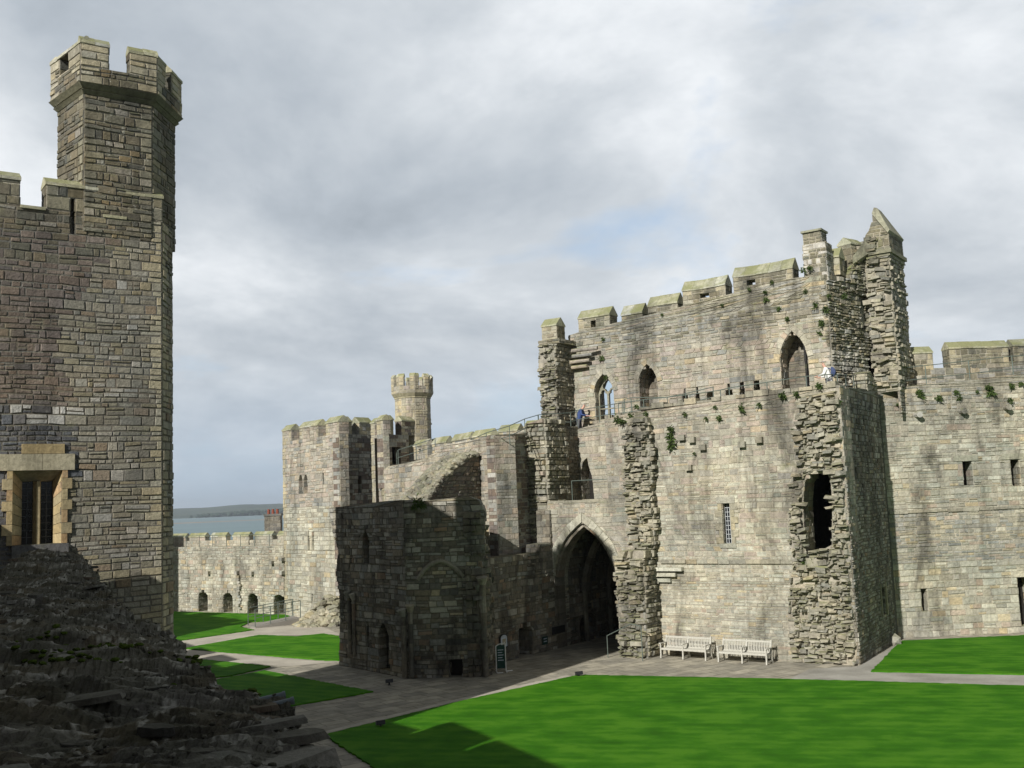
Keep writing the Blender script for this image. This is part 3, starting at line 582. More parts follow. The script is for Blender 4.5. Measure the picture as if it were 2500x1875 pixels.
# turret
tA = LT.P(LT.sx(180,400), .02, 0); tB = LT.P(LT.sx(328,400), .02, 0); tw = (tB-tA).length
F1_ = Frame((tA.x,tA.y), -44.5); lw = -F1_.sx(125,300); l0 = F1_.P(-lw,0,0)
FR = Frame((tB.x,tB.y), 86); rw = FR.sx(378,450); r1 = FR.P(rw,0,0)
zs0 = LT.px(255,216)[1]
tur = thing('tmp','', '') ; bpy.data.objects.remove(tur)
mb = MB(); TF = Frame((tA.x,tA.y), 34.3); TL = Frame((l0.x,l0.y), -44.5)
kw = dict(T=.35, h=(.15,.25), wd=(.2,.5), relief=(.01,.04), mortar='mortard')
masonry(mb, TF, [rect(0,tw,15.1,zs0)], pal='mossdk', seed=31, quoin=(1,1), qpal='mossy', **kw)
masonry(mb, TL, [rect(0,lw,15.1,zs0)], pal='mossdk', seed=32, quoin=(0,1), qpal='mossy', **kw)
masonry(mb, FR, [rect(0,rw,15.1,zs0)], pal='mossdk', seed=33, quoin=(1,0), qpal='mossy', **kw)
back = [(l0.x-.2,l0.y+1.6),(r1.x-2.5,r1.y+1.2)]
solid(mb, [(tA.x,tA.y+.4),(tB.x-.25,tB.y+.3),(r1.x-.25,r1.y),(r1.x-1.6,r1.y+1.5),(l0.x+.2,l0.y+1.6),(l0.x+.3,l0.y+.3)], 15.1, zs0, (.2,.19,.15,1))
to = mb.build('turret', M_['turret'], lt)
mb = MB(); O_ = .13
def tpt(fr, s, d, z): return fr.P(s, d, z)
cen = Vector(((l0.x+r1.x)/2, (tA.y+r1.y)/2+.4))
ringxy = [Vector((l0.x,l0.y)), Vector((tA.x,tA.y)), Vector((tB.x,tB.y)), Vector((r1.x,r1.y)), Vector((r1.x-1.5,r1.y+1.6)), Vector((l0.x+.1,l0.y+1.9))]
def grow(r_, k): return [p+(p-cen).normalized()*k for p in r_]
for k0, k1, z0_, z1_ in ((.03,.14,zs0,zs0+.09),(.09,.09,zs0+.09,zs0+.14),(.12,.26,zs0+.14,zs0+.27)):
    mb.prism([xy(p,z0_) for p in grow(ringxy,k0)], [xy(p,z1_) for p in grow(ringxy,k1)], (.17,.165,.11,1))
mb.build('string_course', M_['turret'], to)
hz0 = zs0+.27; hz1 = hz0+.48; hz2 = hz1+.62
RG = grow(ringxy, .2)
def hface(i, j, seed, pal, mer, hole=None):
    a, b = RG[i], RG[j]; fr = Frame((a.x,a.y), math.degrees(math.atan2(b.y-a.y, b.x-a.x))); L = (b-a).length
    mb = MB(); masonry(mb, fr, [rect(0,L,hz0,hz1)], T=.32, pal=pal, seed=seed, h=(.16,.26), wd=(.2,.45), quoin=(1,1), mortar='mortard'); mb.build('parapet', M_['turret'], to)
    for q, (f0, f1) in enumerate(mer):
        hs = [hole] if (hole and q == 0) else []
        merlon(to, fr, L*f0, L*f1, hz1+.001, hz2, T=.32, cap=.24, holes=[rect(L*h_[0],L*h_[1],hz1+.12,hz1+.6) for h_ in hs], pal=pal, mat='turret', seed=seed+5+q, h=(.18,.3), over=.03, seg=.45)
hface(0,1,41,'mossdk',[(0,1)],hole=(.30,.62)); hface(1,2,42,'mossdk',[(0,.36),(.63,1)]); hface(2,3,43,'mossdk',[(0,.32),(.56,1)]); hface(3,4,44,'mossdk',[(.1,.5)]); hface(5,0,45,'mossdk',[(.2,1)])
mb = MB(); solid(mb, grow(ringxy,-.3), hz0, hz0+.15, (.2,.19,.15,1)); mb.build('turret_floor', M_['turret'], to)
# ================================================================== CASTERS OUT OF VIEW: the rest of the castle round the near court
cw = thing('curtain_wall', 'battlemented curtain wall running behind the left tower to the far corner', 'wall', (-30, 50, 0))
def wallrun(parent, pts, z1, T=1.6, mer=True, seed=60, mw=(2.4,1.1), mh=1.1, pal='grey', wd=(.5,1.2), h=(.35,.6)):
    for i, (a, b) in enumerate(zip(pts, pts[1:])):
        a = Vector(a); b = Vector(b); fr = Frame(a, math.degrees(math.atan2(b.y-a.y,b.x-a.x))); L = (b-a).length
        mb = MB(); masonry(mb, fr, [rect(0,L,-.2,z1)], T=T, pal=pal, seed=seed+i, h=h, wd=wd, split=0); mb.build('wall', M_['far'], parent)
        s = .2; q = 0
        while mer and s+mw[0] < L:
            merlon(parent, fr, s, s+mw[0], z1+.001, z1+mh-.3, T=.6, d=-T+.6, cap=.3, pal=pal, mat='far', seed=seed+i*9+q, h=(.3,.5), seg=1.0); s += mw[0]+mw[1]; q += 1
wallrun(cw, [(-20,32),(-24,36),(-32.4,48.5),(-28.8,57.4),(-30,59.3),(-36.8,65.2)][::-1], 9.3, seed=70)
nb = thing('castle_range', 'battlemented stone range behind the viewpoint whose shadow falls over the near court', 'building', (-12,8,0))
wallrun(cw, [(-43,70),(-36.8,65.2)], 16, seed=75)
wallrun(nb, [(-16.4,23.6),(-15.6,20.3)], 8.3, mw=(2.0,.7), seed=88)
wallrun(nb, [(-15.6,20.1),(-14.4,18.6),(-12.8,15.6),(-11.4,12.8),(-9.0,8.1),(-6.1,1.6),(-3.6,-3.4)], 10.6, mw=(2.9,.7), seed=90)
wallrun(nb, [(-4,-5),(5,-12),(14,-14)], 12.5, T=2.2, seed=95)
wallrun(nb, [(14.5,-14),(34,-8),(42,12)], 9, T=2.2, seed=98)
def lumps(mb, fr, s0, s1, z0, z1, d, n, seed, dep=.12, r=(.10,.24), pal='rub'):
    rng = random.Random(seed)
    for i in range(int(n*.8)):
        e = Matrix.Rotation(R_(fr.ang)+rng.gauss(0,.12), 3, 'Z') @ Euler((rng.gauss(0,.10), rng.gauss(0,.14), 0)).to_matrix(); q = rng.uniform(*r)
        mb.box(fr.P(rng.uniform(s0,s1), d+rng.uniform(-.06,dep*.8), rng.uniform(z0,z1)), q*rng.uniform(1.3,2.6), q*1.6, q*rng.uniform(.5,1.0), e, pick(rng, pal), .13, rng)
# ================================================================== GATEHOUSE
VV = Vector((.568,.823)); UU = Vector((.823,-.568))
G = Frame(VV*44.6, -34.6)
gh = thing('gatehouse', 'ruined two-storey gatehouse with a tall pointed archway, lit by the sun', 'gatehouse', (8, 52, 0))
SL, SR = -28.88, -13.72; ZT = 11.62
aL, aR = -28.66, -25.05; apx = (aL+aR)/2
def zoneG(s, z, rng):
    if z < 4.3:
        if s > -16.2: return 'rub'
        return 'pale' if rng.random() < .6 else 'buff'
    if z > 9.8: return 'pink' if rng.random() < .5 else 'buff'
    if s < -23: return 'buff' if rng.random() < .75 else 'pink'
    return 'pale' if rng.random() < .4 else ('buff' if rng.random() < .6 else 'pink')
hG = lambda z: (.12,.20) if z < 4.3 else ((.20,.34) if z < 9.6 else (.16,.28))
rx0 = SL; rx1 = -25.3; rz = 7.34
wl0, wl1 = G.sx(1562,1130), G.sx(1579,1130); wlz0, wlz1 = G.px(1570,1174)[1], G.px(1570,1087)[1]
ob = [G.px(x,y) for x, y in ((1741,1196),(1737,1150),(1734,1090),(1738,1040),(1752,1021),(1788,1019),(1795,1040),(1798,1100),(1797,1180),(1770,1192))]
main = [(SL,-.25),(SL,rz),(rx1,rz),(rx1,11.25),(-24.4,11.45),(-23.6,ZT),(-20,ZT+.03),(-17,ZT+.16),(-13.6,ZT+.22),(SR,0),(SR,-.25)]
mb = MB()
masonry(mb, G, [main, archp(aL, aR, -.25, 3.6, 6.25, 9), rect(wl0, wl1, wlz0, wlz1), ob], T=1.3, pal='buff', seed=101, palfun=zoneG, hfun=hG, wd=(.22,.62), relief=(.004,.032), split=.28)
# a course of flat string between the fine rubble and the ashlar
gw = mb.build('wall', M_['gate'], gh)
mb = MB(); voussoirs(mb, G, aL, aR, 3.6, 6.25, .42, d=.07, n=9, pal='pale', seed=7, dep=1.0)
voussoirs(mb, G, aL+.16, aR-.16, 3.5, 6.02, .15, d=-.12, n=9, pal='dark', seed=8, dep=.6)
rng = random.Random(3); z = .0
while z < 3.55:
    hh = rng.uniform(.26,.42); mb.fbox(G, aL-.02, aL+.05, .04, -.9, z+.006, min(z+hh,3.58)-.006, pick(rng,'dark')); z += hh
mb.build('arch', M_['gate'], gh)
# recess above the arch with a ledge
RC = Frame(G.P(SL,0,0).xy, 55.4)
mb = MB(); masonry(mb, Frame(G.P(SL,-3.3,0).xy, 55.4+180), [rect(0,0.01,0,0.01)], T=.01, seed=1)
mb = MB()
o_ = G.P(SL,0,0); RCf = Frame((o_.x,o_.y), 55.4)
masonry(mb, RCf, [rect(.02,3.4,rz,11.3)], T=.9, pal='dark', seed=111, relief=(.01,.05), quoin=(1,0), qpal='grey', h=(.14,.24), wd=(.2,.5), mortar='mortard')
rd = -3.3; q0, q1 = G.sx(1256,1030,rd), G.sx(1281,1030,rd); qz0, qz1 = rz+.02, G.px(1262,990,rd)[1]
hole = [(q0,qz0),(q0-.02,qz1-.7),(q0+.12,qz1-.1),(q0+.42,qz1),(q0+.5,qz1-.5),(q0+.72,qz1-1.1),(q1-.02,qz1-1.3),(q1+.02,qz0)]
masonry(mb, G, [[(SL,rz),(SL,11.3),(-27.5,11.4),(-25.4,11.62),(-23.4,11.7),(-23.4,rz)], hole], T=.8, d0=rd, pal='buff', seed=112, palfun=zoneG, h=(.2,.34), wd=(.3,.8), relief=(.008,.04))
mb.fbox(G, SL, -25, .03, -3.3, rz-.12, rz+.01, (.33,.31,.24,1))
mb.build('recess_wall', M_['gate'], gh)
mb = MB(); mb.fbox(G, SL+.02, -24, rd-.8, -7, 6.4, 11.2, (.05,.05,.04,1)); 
mb.build('dark_fill_block', M_['void_paint'], gh)  # near-black block behind the broken opening, shade put into its colour
# walkway slab and rear closure
mb = MB(); mb.fbox(G, -30.9, -25.31, -4.12, -5.0, 10.6, 10.85, (.3,.29,.24,1)); mb.fbox(G, -25.3, SR-.3, -1.31, -5.0, 11.2, 11.61, (.3,.29,.24,1))
mb.fbox(G, SR-.9, SR-.45, -1.3, -9, 0, 11.6, (.1,.1,.08,1)); mb.fbox(G, -23.3, SR-.5, -6.6, -7.0, 0, 11.9, (.1,.1,.08,1)); mb.fbox(G, -23.4, -23.0, -1.31, -6.6, 0, 11.2, (.1,.1,.08,1))
mb.build('walkway', M_['gate'], gh)
# ragged strip with the tall broken opening, right-hand end
mb = MB(); strip = [G.px(x,y) for x, y in ((1712,1424),(1703,1330),(1712,1225),(1706,1130),(1722,1020),(1735,960),(1730,880))]
pts = [(s-.0, z) for s, z in strip]; pts[0] = (pts[0][0], -.1); pts[-1] = (pts[-1][0], 11.5)
poly = pts+[(SR-.02,11.6),(SR-.02,-.1)]
masonry(mb, G, [poly, [(a+( -.1 if i<5 else .1), b) for i,(a,b) in enumerate(ob)]], T=.05, d0=.06, pal='rub', seed=121, h=(.12,.26), wd=(.18,.55), relief=(.0,.24), rag=.09, split=.3, inset=.045, miss=.12, core=True)
masonry(mb, G, [[(a+.25,b) if i < len(pts) else (a,b) for i,(a,b) in enumerate(poly)], [(a+( -.1 if i<5 else .1), b) for i,(a,b) in enumerate(ob)]], T=.05, d0=.10, pal='rub', seed=122, h=(.10,.2), wd=(.15,.4), relief=(.0,.32), rag=.08, split=.2, inset=.05, miss=.6, core=False)
lumps(mb, G, -15.6, SR-.1, .1, 4.3, .12, 60, 5); lumps(mb, G, -14.35, SR-.1, 4.3, 8.6, .12, 30, 6); lumps(mb, G, -15.6, SR-.1, 8.7, 11.3, .14, 60, 7); lumps(mb, G, -16.0, -15.5, 4.0, 8.6, .12, 26, 8)
mb.build('broken_masonry', M_['gate'], gh)
mb = MB(); c = G.px(1770,1205); mb.box(G.P(c[0],.05,c[1]-.35), 1.1, .6, .34, Euler((R_(-28),R_(6),R_(-34.6))).to_matrix(), (.30,.28,.22,1), .14, random.Random(2)); mb.build('opening_sill', M_['upper'], gh)
# pier on the right of the archway: projecting lower part, narrow upper part
mb = MB(); kk = dict(pal='rub', h=(.11,.28), wd=(.2,.6), inset=.045, split=.3)
lumps(mb, G, -24.25, -23.0, .1, 4.6, 1.27, 45, 11, dep=.16); lumps(mb, G, -23.9, -22.85, 4.9, 10.8, .5, 60, 12, dep=.14)
masonry(mb, G, [[(-24.35,-.1),(-24.3,1.5),(-24.38,3.0),(-24.32,4.3),(-24.05,4.9),(-22.95,4.9),(-22.9,3.2),(-22.95,-.1)]], T=1.45, d0=1.25, seed=131, relief=(.0,.26), rag=.08, miss=.08, **kk)
masonry(mb, G, [[(-24.3,-.1),(-24.3,4.6),(-22.95,4.6),(-22.95,-.1)]], T=.02, d0=1.28, seed=132, relief=(.05,.36), rag=.06, miss=.65, core=False, **kk)
masonry(mb, G, [[(-24.0,4.9),(-24.1,7.5),(-23.9,10.3),(-23.55,11.2),(-22.75,11.2),(-22.7,10),(-22.75,4.9)]], T=.9, d0=.45, seed=133, relief=(.0,.24), rag=.10, miss=.08, **kk)
masonry(mb, G, [[(-24.0,4.9),(-24.1,7.5),(-23.9,10.3),(-22.75,10.3),(-22.75,4.9)]], T=.02, d0=.5, seed=134, relief=(.05,.32), rag=.08, miss=.65, core=False, **kk)
o_ = G.P(-22.93,1.3,0); sf = Frame((o_.x,o_.y), 55.4); masonry(mb, sf, [rect(.02,1.35,-.1,3.35)], T=.1, pal='grey', seed=135, h=(.12,.22), wd=(.15,.4))
# corbelled slanting head of the niche beside the pier
for i, (dz, ds) in enumerate(((3.36,.85),(3.62,1.15),(3.88,1.5))): mb.fbox(G, -22.95, -22.95+ds, .18+.05*i, -.1, dz, dz+.17, pick(random.Random(i),'pale'))
mb.build('pier', M_['gate'], gh)
# lattice window
D = -.28; mb = MB(); mb.fbox(G, wl0, wl1, D, D-.05, wlz0, wlz1); win = mb.build('window', M_['glass'], gh)
mb = MB(); wq = wl1-wl0
for i in range(4): s = wl0+.02+(wq-.04)*i/3; mb.fbox(G, s-.013, s+.013, D+.03, D+.002, wlz0, wlz1)
for i in range(10): z = wlz0+(wlz1-wlz0)*i/9; mb.fbox(G, wl0+.01, wl1-.01, D+.028, D+.003, z-.012, z+.012)
mb.build('lattice', M_['lead'], win)
mb = MB(); rng = random.Random(9); mb.fbox(G, wl0-.25, wl1+.25, .055, -.25, wlz1+.003, wlz1+.3, pick(rng,'buff')); mb.fbox(G, wl0-.2, wl1+.2, .07, -.25, wlz0-.2, wlz0-.003, pick(rng,'pale'))
for i in range(6):
    z0_ = wlz0+(wlz1-wlz0)*i/6; z1_ = wlz0+(wlz1-wlz0)*(i+1)/6-.01; mb.fbox(G, wl1+.003, wl1+(.2,.36)[i%2], .06, -.2, z0_, z1_, pick(rng,'dress')); mb.fbox(G, wl0-(.36,.2)[i%2], wl0-.003, .06, -.2, z0_, z1_, pick(rng,'dress'))
mb.build('frame', M_['gate'], win)
# right-hand face of the gatehouse
RT = Frame((G.P(SR+.09,0,0).x, G.P(SR+.09,0,0).y), 58.6)
t0, t1 = RT.sx(1903,1300), RT.sx(1913,1300)
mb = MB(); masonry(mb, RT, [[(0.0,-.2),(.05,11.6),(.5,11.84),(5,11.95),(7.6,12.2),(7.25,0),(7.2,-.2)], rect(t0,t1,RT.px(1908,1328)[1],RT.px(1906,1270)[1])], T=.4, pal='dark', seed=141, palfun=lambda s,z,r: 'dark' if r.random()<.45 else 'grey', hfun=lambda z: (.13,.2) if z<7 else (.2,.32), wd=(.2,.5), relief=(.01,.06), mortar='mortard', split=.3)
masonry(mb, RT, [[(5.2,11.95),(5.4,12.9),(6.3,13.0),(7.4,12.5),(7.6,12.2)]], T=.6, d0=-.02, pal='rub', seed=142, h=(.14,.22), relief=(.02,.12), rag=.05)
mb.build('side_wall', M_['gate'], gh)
mb = MB(); mb.fbox(RT, t0-.03, t1+.03, -.3, -.42, 1.3, 3.1, (.02,.02,.02,1)); mb.fbox(RT, t0-.14, t0-.004, .075, -.2, 1.45, 2.95, (.33,.31,.22,1)); mb.fbox(RT, t1+.004, t1+.16, .075, -.2, 1.45, 2.95, (.35,.32,.22,1)); mb.build('window_slit', M_['gate'], gh)
# string between storeys
mb = MB(); rng = random.Random(12); s = -22.6
while s < -16.6:
    l = rng.uniform(.5,.9); mb.fbox(G, s, s+l-.015, .09+rng.uniform(-.02,.02), -.02, 4.22+rng.uniform(-.02,.02), 4.40, pick(rng,'rub')); s += l
mb.build('string_course', M_['gate'], gh)
for x, y in ((1497,950),(1520,966),(1605,960),(1642,950),(1475,945),(1490,1010)):
    q = G.px(x,y); mb = MB(); mb.fbox(G, q[0]-.16, q[0]+.16, .22, -.05, q[1]-.14, q[1]+.12, pick(rng,'rub')); mb.build('corbel', M_['gate'], gh)
# ---- upper storey, set back
UD = -5.0
def u(x, y): return G.px(x, y, UD)
uL = u(1231,800)[0]; uR = u(1791,700)[0]
uz = {}
topz = 16.75
wA = (u(1284,850)[0], u(1326,850)[0]); wB = (u(1381,850)[0], u(1422,850)[0]); wC = (u(1685,780)[0], u(1746,780)[0])
zA = u(1305,808)[1]; zB = u(1402,786)[1]; zC = u(1715,715)[1]
zc0 = u(1233,722)[1]; zc1 = u(1730,592)[1]
print('UP', uL, uR, 'tops', zc0, u(1390,682)[1], u(1560,640)[1], zc1, 'arches', wA, zA, wB, zB, wC, zC)
smalls = []
for x0,x1,y0,y1 in ((1473,1486,843,875),(1501,1511,839,872),(1525,1542,840,868),(1566,1583,833,866),(1597,1610,826,862),(1628,1643,821,856)):
    s0_, s1_ = u(x0,850)[0], u(x1,850)[0]; zt_ = u((x0+x1)/2,y0)[1]; smalls.append(archp(s0_, s1_, 11.9, zt_-.22, zt_, 3))
ups = [(uL,11.4),(uL,zc0),(u(1320,697)[0],u(1320,699)[1]),(u(1390,682)[0],u(1390,683)[1]),(u(1560,640)[0],u(1560,640)[1]),(u(1700,600)[0],u(1700,602)[1]),(uR+.0,u(1785,594)[1]),(uR,11.4)]
mb = MB()
masonry(mb, G, [ups, archp(*wA, 11.7, zA-1.0, zA), archp(*wB, 11.4, zB-1.0, zB), archp(*wC, 11.4, zC-1.35, zC)]+smalls, T=1.1, d0=UD, pal='pink', seed=151, hfun=lambda z: (.17,.30) if z < 15.5 else (.14,.24), wd=(.25,.7), relief=(.008,.045),
        palfun=lambda s,z,r: ('grey' if r.random()<.35 else 'mossy' if r.random()<.3 else 'buff') if z > 15.6 else ('pink' if r.random()<.5 else 'buff' if r.random()<.7 else 'grey'), split=.2)
masonry(mb, G, [rect(uL-.4,uR+.3,11.0,12.0)], T=.2, d0=UD-.9, pal='grey', seed=152, h=(.3,.4))
mb.build('upper_wall', M_['upper'], gh)
for w_, z_ in ((wA,zA),(wB,zB),(wC,zC)):
    mb = MB(); voussoirs(mb, G, w_[0], w_[1], z_-(1.35 if w_ is wC else 1.0), z_, .3, d=UD+.06, n=6, pal='buff', seed=int(z_*7), dep=.3); mb.build('arch_head', M_['upper'], gh)
mb = MB()
masonry(mb, G, [rect(wB[0]-.2, wB[1]+.2, 11.4, zB+.2)], T=.2, d0=UD-1.1, pal='dark', seed=153, h=(.2,.3), mortar='mortard')
masonry(mb, G, [rect(wC[0]-.2, wC[0]+1.45, 11.4, zC+.3)], T=.2, d0=UD-1.1, pal='dark', seed=154, h=(.2,.3), mortar='mortard')
masonry(mb, G, [rect(wC[0]+1.45, wC[1]+.2, 14.3, zC+.3)], T=.2, d0=UD-1.1, pal='dark', seed=156, h=(.2,.3), mortar='mortard')
masonry(mb, G, [rect(wC[0]+1.2, wC[1]+.6, 11.4, 15.3)], T=.3, d0=UD-2.2, pal='pink', seed=155, h=(.2,.3))
mb.fbox(G, smalls[0][0][0]-.5, smalls[-1][-1][0]+.5, UD-1.1, UD-1.25, 11.4, 13.6, (.06,.055,.05,1)); mb.build('recess_backs', M_['upper'], gh)
# tracery in the left window: two lights with cusps under a quatrefoil
def tracery():
    s0_, s1_ = wA; m_ = (s0_+s1_)/2; d0_, d1_ = UD-.42, UD-.58; zb_ = 11.7
    mb = MB(); colr = (.26,.25,.19,1)
    W = s1_-s0_; Z0 = zb_; Z1 = zA; NX, NZ = 44, 84
    def solidp(s, z):
        # fraction coordinates, True where there is stone
        x = (s-m_)/(W/2)
        hw = W/2
        zs_ = zA-1.0-.15   # springing of lights
        for side in (-1, 1):
            cx_ = m_+side*hw*.47; lw_ = hw*.38
            if Z0+.05 < z < zs_ and abs(s-cx_) < lw_: 
                if abs(z-(Z0+.62)) < .035: return True
                return False
            # trefoil head
            for (ox, oz, r_) in ((0,.20,.16),(-.16,.02,.17),(.16,.02,.17)):
                if (s-cx_-ox*W*.5)**2+(z-zs_-oz)**2 < (r_*W*.62)**2: return False
        cz = zA-.62; 
        for ox, oz in ((0,.15),(0,-.15),(.15,0),(-.15,0),(0,0)):
            if (s-m_-ox*W*.8)**2+(z-cz-oz)**2 < (.125*W)**2*1.15: return False
        return True
    L = archp(s0_, s1_, Z0, zA-1.0, zA, 7); dz = (Z1-Z0)/NZ
    for j in range(NZ):
        z = Z0+(j+.5)*dz; iv = scan([L], z)
        for a, b in iv:
            n = NX; st = None
            for i in range(n+1):
                s = a+(b-a)*(i+.5)/n; v = i < n and solidp(s, z)
                if v and st is None: st = a+(b-a)*i/n
                if not v and st is not None:
                    mb.fbox(G, st, a+(b-a)*i/n, d0_, d1_, z-dz/2, z+dz/2, colr); st = None
    o = mb.build('tracery_window', M_['upper'], gh); return o
tracery()
# stub of broken wall at the left end of the upper storey
mb = MB(); pd = -3.2; pl, pr = G.sx(1168,830,pd), G.sx(1200,830,pd)
masonry(mb, G, [[(pl-.05,11.6),(pl+.05,13),(pl-.05,14.5),(pl,15.6),(pl,16.0),(pr,16.0),(pr,11.6)]], T=2.6, d0=pd, pal='rub', seed=161, h=(.12,.24), wd=(.2,.6), relief=(.0,.20), rag=.07, inset=.045, split=.3, miss=.08)
lumps(mb, G, pl+.05, pr-.1, 11.8, 15.8, pd+.02, 35, 14, dep=.15)
o_ = G.P(pr,pd,0); sf = Frame((o_.x,o_.y), 55.4+4); masonry(mb, sf, [rect(.02,2.3,11.5,16.0)], T=.2, pal='grey', seed=163, quoin=(1,0), qpal='buff', h=(.16,.28), wd=(.2,.5))
for i, (dz, l) in enumerate(((14.75,1.3),(15.05,1.5),(15.35,1.7),(15.65,2.1))): 
    s_ = G.sx(1235,750,UD); mb.tube(G.P(s_-.4,UD+.25+.12*i,dz), G.P(s_+l-.2,UD+.25+.05*i,dz), .12, .10, 8, pick(random.Random(i),'pink'))
masonry(mb, G, [rect(pl-.02, uL+.5, 15.98, 16.25)], T=2.6, d0=pd+.03, pal='mossy', seed=164, h=(.12,.16), wd=(.3,.6), rag=.06, relief=(.0,.08))
mb.build('broken_stub', M_['upper'], gh)
def um(x0, x1, ybase, ytop, seed, hole=None, cap=.62, T=.85, parent=gh, dd=UD-.25, sag=0.0, fr=G, pal='mossy', x=None):
    xm = (x0+x1)/2; s0_, s1_ = fr.sx(x0,(ybase+ytop)/2,dd), fr.sx(x1,(ybase+ytop)/2,dd); zb_ = fr.px(xm,ybase,dd)[1]; zt_ = fr.px(xm,ytop,dd-T/2)[1]
    hs = []
    if hole: hs = [rect(fr.sx(hole[0],hole[2],dd), fr.sx(hole[1],hole[2],dd), fr.px(hole[0],hole[3],dd)[1], fr.px(hole[0],hole[2],dd)[1])]
    return merlon(parent, fr, s0_, s1_, zb_-.12, zt_-cap, T=T, d=dd, cap=cap, holes=hs, pal=pal, mat='upper', seed=seed, h=(.2,.32), sag=sag, seg=.6)
merlon(gh, G, pl, uL+.15, 16.24, 17.05, T=.85, d=pd-.35, cap=.5, pal='mossy', mat='upper', seed=201)
um(1249,1317,708,668,202,hole=(1275,1287,693,708),cap=.55)
um(1342,1387,690,659,203)
um(1399,1463,668,638,204,hole=(1417,1432,671,664) if False else None)
um(1474,1567,648,602,205,hole=(1511,1532,635,645),cap=.6,sag=.05)
um(1583,1713,621,568,206,hole=(1612,1632,606,618),cap=.6,sag=.06)
um(1786,1813,590,538,207,cap=.55,dd=UD-1.2)
# chimney stack
cd_ = UD-.1; c0s, c1s = G.sx(1734,540,cd_), G.sx(1778,540,cd_); zb_ = 16.6; zt_ = G.px(1757,500,cd_)[1]; zmid_ = G.px(1757,525,cd_)[1]
mb = MB(); masonry(mb, G, [rect(c0s,c1s+.12,zb_,zmid_)], T=1.0, d0=cd_, pal='white', seed=171, palfun=lambda s,z,r: 'white' if r.random()<.35 and z>17.5 else 'mossy', h=(.16,.26), wd=(.2,.4), rag=.03)
masonry(mb, G, [rect(c0s+.04,c1s-.08,zmid_,zt_)], T=.85, d0=cd_-.05, pal='mossy', seed=172, h=(.16,.26), wd=(.2,.4))
o_ = G.P(c1s+.12,cd_,0); masonry(mb, Frame((o_.x,o_.y),55.4), [rect(0,1.0,zb_,zmid_)], T=.1, pal='grey', seed=173, h=(.16,.26), wd=(.2,.4))
o_ = G.P(c1s-.08,cd_-.05,0); masonry(mb, Frame((o_.x,o_.y),55.4), [rect(0,.85,zmid_,zt_)], T=.1, pal='grey', seed=174, h=(.16,.26), wd=(.2,.4))
mb.fbox(G, c0s-.03, c1s, cd_+.06, cd_-.98, zt_, zt_+.1, (.27,.27,.2,1)); mb.build('chimney', M_['upper'], gh)
# broken return wall between the upper storey and the tall pier
Kp = Vector((19.2,51.0)); Pd = -(VV.dot(Kp)-44.6); Q = G.P(uR,UD,0)
PL = Kp-UU*1.15; a_ = math.degrees(math.atan2(PL.y+.3-Q.y, PL.x+.1-Q.x)); F1 = Frame((Q.x,Q.y), a_); FL = (Vector((PL.x+.1,PL.y+.3))-Q.xy).length
z_a = F1.px(1800,592)[1]; z_b = F1.px(1825,602)[1]; z_c = F1.px(1870,575)[1]
d0_, d1_ = F1.sx(1874,780), min(F1.sx(1893,780), FL-.02); dz1 = F1.px(1884,760)[1]
v0, v1 = F1.sx(1858,680), min(F1.sx(1880,680), FL-.05); vz0, vz1 = F1.px(1870,712)[1], F1.px(1862,638)[1]
print('F1', a_, FL, z_a, z_b, z_c, 'door', d0_, d1_, dz1, 'win', v0, v1, vz0, vz1)
mb = MB(); masonry(mb, F1, [[(0,11.4),(0,z_a),(FL*.3,z_b+.1),(FL*.55,z_b),(FL*.7,z_c),(FL*.86,z_c+.5),(FL,z_c+1.3),(FL,11.4)], rect(v0,v1,vz0,vz1), [(d0_,11.8),(d0_,dz1-.2),(d0_+.15,dz1-.05),(d1_-.15,dz1),(d1_,dz1-.25),(d1_,11.8)]], T=.9, pal='mossy', seed=181, palfun=lambda s,z,r: 'mossy' if (z>14 and r.random()<.7) else 'grey', h=(.12,.24), wd=(.15,.4), relief=(.01,.16), split=.4, inset=.025, mortar='mortard')
mb.build('return_wall', M_['upper'], gh)
mb = MB(); mb.fbox(F1, -.2, FL+.6, -1.3, -1.4, 11.4, vz0-.1, (.03,.03,.03,1)); mb.fbox(F1, 0, FL, -.9, -1.0, vz1-.5, vz1+.2, (.2,.2,.15,1)); mb.fbox(F1, d0_-.4, FL+2.2, -1.7, -1.8, 11.4, 15.2, (.03,.03,.03,1)); mb.build('return_wall_back', M_['upper'], gh)  # the near-black panels put the interior shade into their colour
mb = MB()
for i in range(7): s = v0+.05+(v1-v0-.1)*i/6; mb.fbox(F1, s-.035, s+.035, -.25, -.3, vz0+.25, vz1+.05)
mb.fbox(F1, v0, v1, -.31, -.35, vz1-.5, vz1-.42); mb.fbox(F1, v0, v1, -.31, -.35, vz0+.5, vz0+.58); mb.build('wooden_slats', M_['bench'], gh)
for x0,x1,yb,yt,sd_ in ((1838,1866,573,520,191),):
    um(x0,x1,yb,yt,sd_,fr=F1,dd=-.05,cap=.4,T=.7)
